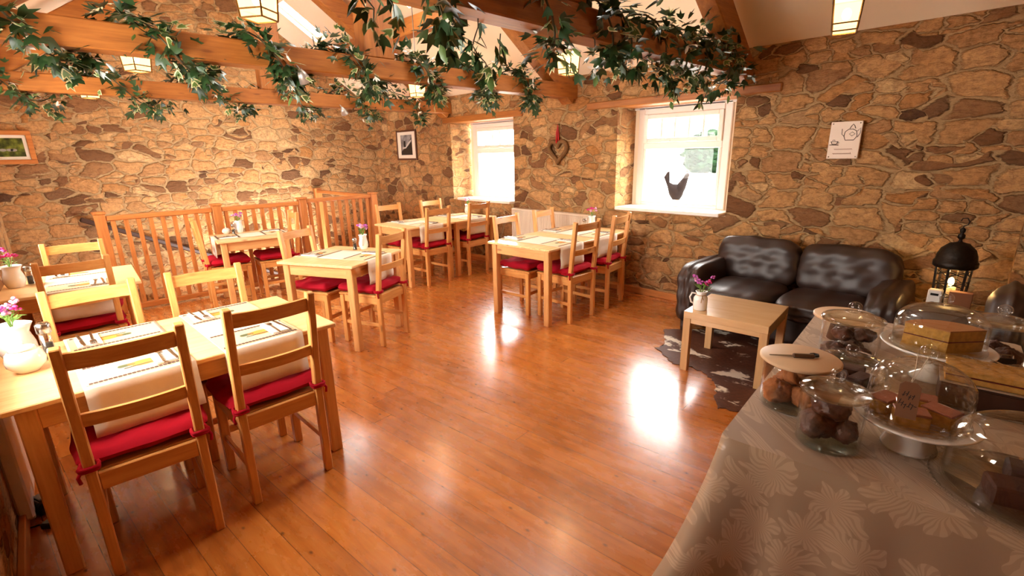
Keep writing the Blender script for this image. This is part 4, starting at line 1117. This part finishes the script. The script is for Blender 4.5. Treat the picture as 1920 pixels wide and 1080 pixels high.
# ================================================================== wall pieces
t = thing('framed_print', 'black and white landscape print in a brown frame between corner and far window', 'picture', (-7.29, YB-.002, 1.73))
def frame_parts(t, w, h, fw, fm, mount, art, d=.025):
    for a, b, c, e in ((-w/2, w/2, h/2-fw, h/2), (-w/2, w/2, -h/2, -h/2+fw), (-w/2, -w/2+fw, -h/2+fw, h/2-fw), (w/2-fw, w/2, -h/2+fw, h/2-fw)):
        m = MB(); m.box(a, b, -d, 0, c, e, .003); obj('frame_rail', m, fm, t)
    m = MB(); m.box(-w/2+fw, w/2-fw, -d*.6, -d*.4, -h/2+fw, h/2-fw, 0); obj('mount', m, mount, t)
    return art
DKF = plain('dark_brown_frame', (84, 46, 24), .45); MOUNT = plain('ivory_mount', (224, 214, 198), .8)
frame_parts(t, .60, .49, .03, DKF, MOUNT, None)
BW = NT('monochrome_scene'); _c = BW.objco(); _s = BW.new('SeparateXYZ'); BW.link(_c, _s.inputs[0])
_n = BW.noise(_c, 9, 5); _hill = BW.math('LESS_THAN', _s.outputs[2], BW.math('SUBTRACT', BW.math('MULTIPLY', BW.math('ADD', _s.outputs[0], .05), .7), .03))
_sky = BW.ramp(_n.outputs['Fac'], [(.3, (.03, .03, .035, 1)), (.7, (.4, .39, .39, 1))])
BW.link(BW.mix(_hill, _sky, (.012, .012, .012, 1)), BW.b.inputs['Base Color']); BW.set(Roughness=.3)
m = MB(); m.box(-.17, .17, -.0162, -.0152, -.16, .165, 0); obj('print', m, BW.m, t)
m = MB(); m.box(-.075, -.025, -.0172, -.0163, -.03, .07, 0); obj('printed_tower', m, BLACKM, t)
m = MB(); m.prism([(-.12, -.06), (-.02, -.05), (.06, .0), (.15, .06), (.15, .09), (.05, .04), (-.02, -.02), (-.12, -.035)], .0163, .0169, Matrix.Rotation(PI/2, 4, 'X')); obj('printed_stream', m, plain('pale_grey', (190, 186, 182), .5), t)

t = thing('framed_photograph', 'landscape photograph of sheep on green grass in a wide wooden frame at left', 'picture', (XL+.002, -.10+.0, 1.735), PI/2)
# faces +X: local -Y after a quarter turn
frame_parts(t, .42, .38, .05, FX, MOUNT, None)
GP = NT('green_photo'); _c = GP.objco(); _n = GP.noise(_c, 14, 4)
GP.link(GP.ramp(_n.outputs['Fac'], [(.35, srgb(26, 34, 14)), (.5, srgb(74, 84, 28)), (.7, srgb(128, 134, 54))]), GP.b.inputs['Base Color']); GP.set(Roughness=.3)
m = MB(); m.box(-.125, .125, -.0162, -.0152, -.105, .105, 0); obj('photo', m, GP.m, t)
for a in (-.06, .0, .03):
    m = MB(); m.prism([(a+.03*math.cos(q*PI/6), -.03+.016*math.sin(q*PI/6)) for q in range(12)], .0163, .0169, Matrix.Rotation(PI/2, 4, 'X')); obj('printed_sheep', m, plain('sheep_grey', (150, 144, 136), .6), t)

t = thing('wall_sign', 'white sign with a teapot drawing on the stone wall above the sofa', 'sign', (-.99, YB-.035, 1.60), 0, None, (-.03, 0, 0))
m = MB(); m.box(-.105, .105, -.012, .012, -.14, .14, .003); obj('board', m, plain('cream_sign_board', (232, 214, 196), .6), t)
INK = plain('brown_ink', (70, 54, 40), .7); INK2 = plain('rust_ink', (160, 110, 84), .7)
Mx = Matrix.Rotation(PI/2, 4, 'X')
def pl(mb, pts, w=.0022, closed=False):
    P = [(x, -.0132, z) for x, z in pts]; mb.tube(P, w, 5, closed); return mb
m = MB()
pot = [(.0, .0), (.06, .0), (.078, .03), (.07, .07), (.045, .085), (.015, .085), (-.008, .065), (-.012, .03)]
ox, oz = .015, .0
pl(m, [(x*.95+ox-.01, z*.95+oz) for x, z in pot], .0024, True)
pl(m, [(-.012+ox-.01, .03+oz), (-.03+ox-.008, .045+oz), (-.034+ox-.006, .085+oz)], .002)
pl(m, [(.066+ox-.004, .065+oz), (.085+ox-.004, .088+oz), (.082+ox, .05+oz), (.068+ox, .02+oz)], .002)
pl(m, [(.01+ox, .085+oz), (.02+ox, .105+oz), (.03+ox, .118+oz), (.04+ox, .105+oz), (.048+ox, .085+oz)], .0024)
pl(m, [(.012+ox, .045+oz), (.03+ox, .06+oz), (.05+ox, .045+oz), (.03+ox, .03+oz)], .0018, True)
obj('teapot_drawing', m, INK, t)
m = MB()
pl(m, [(-.085, -.01), (-.08, -.028), (-.05, -.03), (-.042, -.012)], .0028); pl(m, [(-.09, -.01), (-.038, -.01)], .002); pl(m, [(-.095, -.034), (-.034, -.036)], .0026); pl(m, [(-.042, -.014), (-.03, -.018), (-.044, -.026)], .0018)
pl(m, [(-.08, -.002), (-.07, .004), (-.06, -.002)], .0018); obj('teacup_drawing', m, INK, t)
m = MB()
for row, (zz, x0, n, st) in enumerate(((-.068, -.06, 13, .0095), (-.102, -.065, 12, .0105))):
    P = []
    for i in range(n*4):
        x = x0+i*st/4; a = (.010 if (row == 1 and i in (2, n*4-3)) else .0045); P.append((x, zz+a*math.sin(i*PI/2)))
    pl(m, P, .0011 if row == 0 else .0014)
obj('script_lettering', m, INK2, t)
for a in (-.09, .09):
    for b in (-.125, .125):
        m = MB(); m.ball((a, -.012, b), .005, 8, 6, (1, .5, 1)); obj('screw', m, STEEL, t)

t = thing('heart_wreath', 'brown woven willow heart hanging from a red ribbon between the windows', 'wreath', (-3.94, YB-.03, 1.58))
hp = []
for i in range(48):
    a = 2*PI*i/48; hp.append((.0082*16*math.sin(a)**3, 0, .0082*(13*math.cos(a)-5*math.cos(2*a)-2*math.cos(3*a)-math.cos(4*a))-.0))
WIL = plain('willow', (112, 76, 36), .8, nscale=60, namt=.4, bumpd=.004)
m = MB()
for k in range(6):
    P = []
    for i in range(48):
        a = 2*PI*i/48*9+k*PI/3; c = Vector(hp[i]); q = Vector(hp[(i+1) % 48])-Vector(hp[i-1]); q.normalize(); n_ = q.cross(Vector((0, 1, 0)))
        P.append(c*1.05+(n_*math.cos(a)+Vector((0, 1, 0))*math.sin(a))*.016)
    m.tube(P, .013, 6, True)
obj('woven_heart', m, WIL, t)
m = MB(); m.tube([(-.012, -.012, .06), (-.006, -.016, .2), (.0, -.005, .30), (.006, .0, .2), (.012, .005, .06)], .012, 6); obj('ribbon', m, plain('red_ribbon', (176, 22, 20), .5), t)
m = MB(); m.lathe([(.012, 0), (.006, .03)], 10, (0, 0, 0), Matrix.Translation((0, .025, .30)) @ Matrix.Rotation(PI/2, 4, 'X')); obj('nail', m, STEEL, t)

t = thing('radiator', 'cream ribbed panel radiator on the stone wall between the windows', 'radiator', (-4.69, YB-.09, .22))
m = MB()
RADM = plain('cream_radiator_enamel', (214, 196, 174), .45)
n = 60; Wd = 1.33
for i in range(n):
    x = i*Wd/n; m.box(x+.001, x+Wd/n-.001, -.006, .03, .02, .60, .003)
obj('ribbed_panel', m, RADM, t)
m = MB(); m.box(-.004, Wd+.004, -.01, .075, .60, .625, .004); obj('top_grille', m, RADM, t)
for a in (-.004, Wd-.004):
    m = MB(); m.box(a, a+.008, -.008, .075, .02, .60, .002); obj('side_cap', m, RADM, t)
for a in (.05, Wd-.05):
    m = MB(); m.tube([(a, .03, .02), (a, .03, -.219)], .009, 10); obj('pipe', m, plain('copper_pipe', (150, 92, 60), .35, .8), t)

# ================================================================== hanging lanterns
PANE = glow('amber_lantern_glass', (1, .62, .22), 3.2, .3)
BRASS = plain('aged_brass', (120, 84, 40), .4, .8); GREYM = plain('grey_metal_cap', (176, 172, 168), .4, .6)
def lantern_proto():
    t = thing('pendant_lantern', '', 'lantern', group='hanging amber glass lanterns')
    h0, h1, w0, w1 = 0.0, .155, .055, .066
    for a in range(4):
        an = a*PI/2+PI/4; d = Vector((math.cos(an), math.sin(an), 0))
        m = MB(); m.beam(d*w0*1.414+Vector((0, 0, h0)), d*w1*1.414+Vector((0, 0, h1)), .008, .008, (d.y, -d.x, 0), .001); obj('corner_bar', m, BRASS, t)
    for z, w in ((0, w0), (.035, w0+.0025), (h1, w1)):
        m = MB()
        for a in range(4):
            an = a*PI/2+PI/4; p = Vector((w*1.414*math.cos(an), w*1.414*math.sin(an), z)); an += PI/2; q = Vector((w*1.414*math.cos(an), w*1.414*math.sin(an), z)); m.beam(p, q, .007, .007, (0, 0, 1), .001)
        obj('band', m, BRASS, t)
    for a in range(4):
        m = MB(); Mx = Matrix.Rotation(a*PI/2, 4, 'Z')
        m.add([(w0-.001, -w0, .002), (w0-.001, w0, .002), (w1-.001, w1, h1-.002), (w1-.001, -w1, h1-.002)], [(0, 1, 2, 3)], False, 0, Mx); obj('pane', m, PANE, t)
    m = MB(); m.lathe([(.105, h1+.004), (.10, h1+.012), (.06, h1+.035), (.03, h1+.045), (.028, h1+.085), (.012, h1+.095)], 4, (0, 0, 0), Matrix.Rotation(PI/4, 4, 'Z'), smooth=False); obj('cap', m, GREYM, t)
    m = MB(); m.ball((0, 0, .085), .022, 12, 8, (1, 1, 1.4)); obj('bulb', m, CANDLE, t)
    m = MB(); m.tube([(0, 0, h1+.09), (0, 0, .74)], .005, 8); obj('rod', m, GREYM, t)
    m = MB(); m.lathe([(.045, .74), (.045, .76), (.03, .775)], 16); obj('ceiling_rose', m, BLACKM, t)
    return t
LAN = lantern_proto()
for i, (x, y, z, d, zr) in enumerate((
    (-4.60, 3.12, 2.15, 'hanging before the corner, over the joined far tables', 0), (-2.56, 3.13, 2.13, 'hanging in front of the wall between the two windows', 0),
    (-.775, 3.25, 2.135, 'hanging high over the sofa at right', 0), (-6.66, .60, 2.17, 'farthest left, half hidden below the lowest beam', 0),
    (-4.42, .69, 2.15, 'hanging beneath the long beam at upper left', 0), (-2.56, .90, 2.16, 'nearest, at the top edge left of the king post', 0))):
    o = place(LAN, 'l', (x, y, z), .12*i, 'lit amber glass lantern '+d)
    lift = (EAVE+(YB-y)*SL if y > YR else EAVE+(y-YF)*SL)-z-.02
    if y > YR: lift = 2.93-z if abs(y-3.6) < .06 else lift
    for ch in o.children:
        n = ch.name.split('.')[0]
        if n == 'rod': ch.scale.z = (lift-.245)/(.74-.245); ch.location.z = .245-.245*ch.scale.z
        if n == 'ceiling_rose': ch.location.z = lift-.775
    point('lantern_light', (x, y, z+.085), 15, (1, .68, .36), .05)
for i, (x, y, z, d) in enumerate(((-3.66, 1.52, 2.12, 'nearer of two on the ivy beams, by the king post'), (-6.0, 2.95, 2.12, 'farther one, on the ivy beam before the corner'))):
    t = thing('spotlight', 'small grey cone spotlight '+d, 'spotlight', (x, y, z), 0, 'small beam spotlights', (.5, .3, 0))
    m = MB(); m.shell([(.045, -.06), (.03, 0), (.012, .035)], .003, 18); obj('shade', m, GREYM, t)
    m = MB(); m.ball((0, 0, -.03), .014, 10, 8); obj('bulb', m, CANDLE if i == 0 else PETALW, t)
    m = MB(); m.tube([(0, 0, .035), (-.02, -.0, .05), (-.03, .0, .055)], .006, 6); obj('arm', m, GREYM, t)

# ================================================================== ivy on the beams
def leaf(mb, M, s, var):
    o = [(0, 0), (.28, -.30), (.62, -.42), (.55, -.12), (1.0, 0), (.55, .12), (.62, .42), (.28, .30), (.0, .12)] if var < 2 else [(0, 0), (.3, -.2), (.65, -.2), (1.05, 0), (.65, .2), (.3, .2)]
    vs = [(0.38*s, 0, .0)]
    n = len(o)
    for k in (.72, 1.0):
        for x, y in o: vs.append(((.38+(x-.38)*k)*s, y*k*s, (-.10*abs(y)*k-.12*(x*k)**2)*s))
    fs = [(0, 1+i, 1+(i+1) % n) for i in range(n)]
    mb.add(vs, fs, True, 0 if var != 1 else 0, M)
    fs2 = [(1+i, 1+n+i, 1+n+(i+1) % n, 1+(i+1) % n) for i in range(n)]
    b = len(mb.v)-len(vs)
    for f in fs2: mb.f.append([b+i for i in f]); mb.sm.append(True); mb.mi.append(1 if var == 1 else 0)
def garland(label, path, dens, size, spread, seed, sprigs=()):
    g = random.Random(seed); t = thing('ivy_garland', label, 'garland', (0, 0, 0), 0, 'ivy garlands wound round the beams')
    A, B_, Fm, V = MB(), MB(), MB(), MB()
    for P in path: V.tube(P, .006, 5)
    def rnd_m(p, out):
        q = Vector(out)+Vector((g.uniform(-1, 1), g.uniform(-1, 1), g.uniform(-1.2, .6)))*.9; q.normalize()
        z = Vector((g.uniform(-.6, .6), g.uniform(-.6, .6), 1)); x = q; y = z.cross(x)
        if y.length < .05: y = Vector((0, 1, 0)).cross(x)
        y.normalize(); z = x.cross(y)
        return Matrix(((x.x, y.x, z.x, p.x), (x.y, y.y, z.y, p.y), (x.z, y.z, z.z, p.z), (0, 0, 0, 1)))
    for P in path:
        for i in range(len(P)-1):
            a, b = Vector(P[i]), Vector(P[i+1]); n = dens*(b-a).length; n = int(n)+(1 if g.random() < n % 1 else 0)
            for _ in range(n):
                off = Vector((g.gauss(0, 1), g.gauss(0, 1), g.gauss(0, 1)))*spread
                p = a.lerp(b, g.random())+off; r = g.random(); s = size*g.uniform(.6, 1.25)
                if r < .70: leaf(A, rnd_m(p, off.normalized()), s, 0)
                elif r < .88: leaf(B_, rnd_m(p, off.normalized()), s*.85, 1)
                elif r < .975: leaf(B_, rnd_m(p, off.normalized()), s*.7, 2)
                else:
                    for k in range(4): leaf(Fm, rnd_m(p, (g.uniform(-1, 1), g.uniform(-1, 1), g.uniform(-1, 1))), size*.55, 2)
    for (x, y, z, ln) in sprigs:
        p = Vector((x, y, z)); P = [p]
        for k in range(6):
            p = p+Vector((g.uniform(-.03, .03), g.uniform(-.03, .03), -ln/6)); P.append(p)
            for _ in range(3):
                q = p+Vector((g.uniform(-.03, .03), g.uniform(-.03, .03), g.uniform(-.02, .02)))
                leaf(A if g.random() < .4 else B_, rnd_m(q, (g.uniform(-.6, .6), g.uniform(-.6, .6), -.8)), size*g.uniform(.55, .9), g.choice((2, 2, 1)))
        V.tube(P, .003, 5)
    obj('vine', V, VINE, t); obj('dark_leaves', A, GREEN, t); obj('variegated_leaves', B_, [GREEN2, CREAML], t); obj('white_blossom', Fm, PETALW, t)
    return t
def helix(X, y0, y1, ph, pitch, r=.15, zc=2.22, n=14):
    P = []; k = int((y1-y0)/pitch*n); ph = -ph
    for i in range(k+1):
        y = y0+(y1-y0)*i/k; a = -2*PI*(y-y0)/pitch-ph
        P.append((X+r*.85*math.cos(a), y, zc+r*math.sin(a)))
    return P
garland('ivy garland wound round the long beam with the king post', [helix(-3.75, -.2, 4.2, 3.05, .62, .14)], 260, .095, .042, 3)
garland('ivy garland along the lowest beam at upper left, farthest away', [helix(-6.1, -.2, 4.25, 1.4, .8, .15)], 170, .09, .05, 4)
garland('thick ivy garland on the beam nearest the camera, above the window', [helix(-1.83, 1.2, 4.3, .3, .7, .15), helix(-1.83, 2.2, 4.4, 2.6, .6, .15)], 130, .095, .05, 5,
        [(-1.75, 1.35, 2.15, .2), (-1.78, 1.55, 2.12, .22), (-1.85, 1.75, 2.1, .2), (-1.74, .95, 2.25, .25), (-1.75, 1.05, 2.25, .24), (-1.78, 3.3, 2.1, .2), (-1.78, 3.8, 2.12, .22)])

# ================================================================== clutter at lower left
t = thing('white_panel_heater', 'white upright panel against the wall under the front left table', 'heater', (-3.05, YF, .0))
m = MB(); m.box(-.30, .30, .0, .05, .04, .62, .008); obj('panel', m, WHITEP, t)
for a in (-.22, .2):
    m = MB(); m.box(a, a+.03, .005, .045, 0, .04, .003); obj('foot', m, WHITEP, t)
t = thing('transformer_box', 'black plug-in transformer on the floor at the left edge', 'adaptor', (-2.86, -.255, 0), .4)
m = MB(); m.box(-.045, .045, -.035, .035, 0, .07, .008); obj('case', m, plain('black_plastic', (16, 14, 14), .25), t)
m = MB(); m.box(-.03, .03, -.02, .02, .07, .078, .003); obj('grey_lid', m, plain('grey_plastic', (110, 106, 102), .3), t)
t = thing('black_plug', 'small black plug lying by the table leg at lower left', 'plug', (-2.70, -.245, 0), .9)
m = MB(); m.box(-.022, .022, -.02, .02, 0, .03, .006); obj('case', m, plain('black_plastic', (16, 14, 14)), t)
m = MB(); m.tube([(-.02, 0, .012), (-.05, .01, .006), (-.09, -.01, .006)], .004, 6); obj('cable', m, plain('black_plastic', (16, 14, 14)), t)
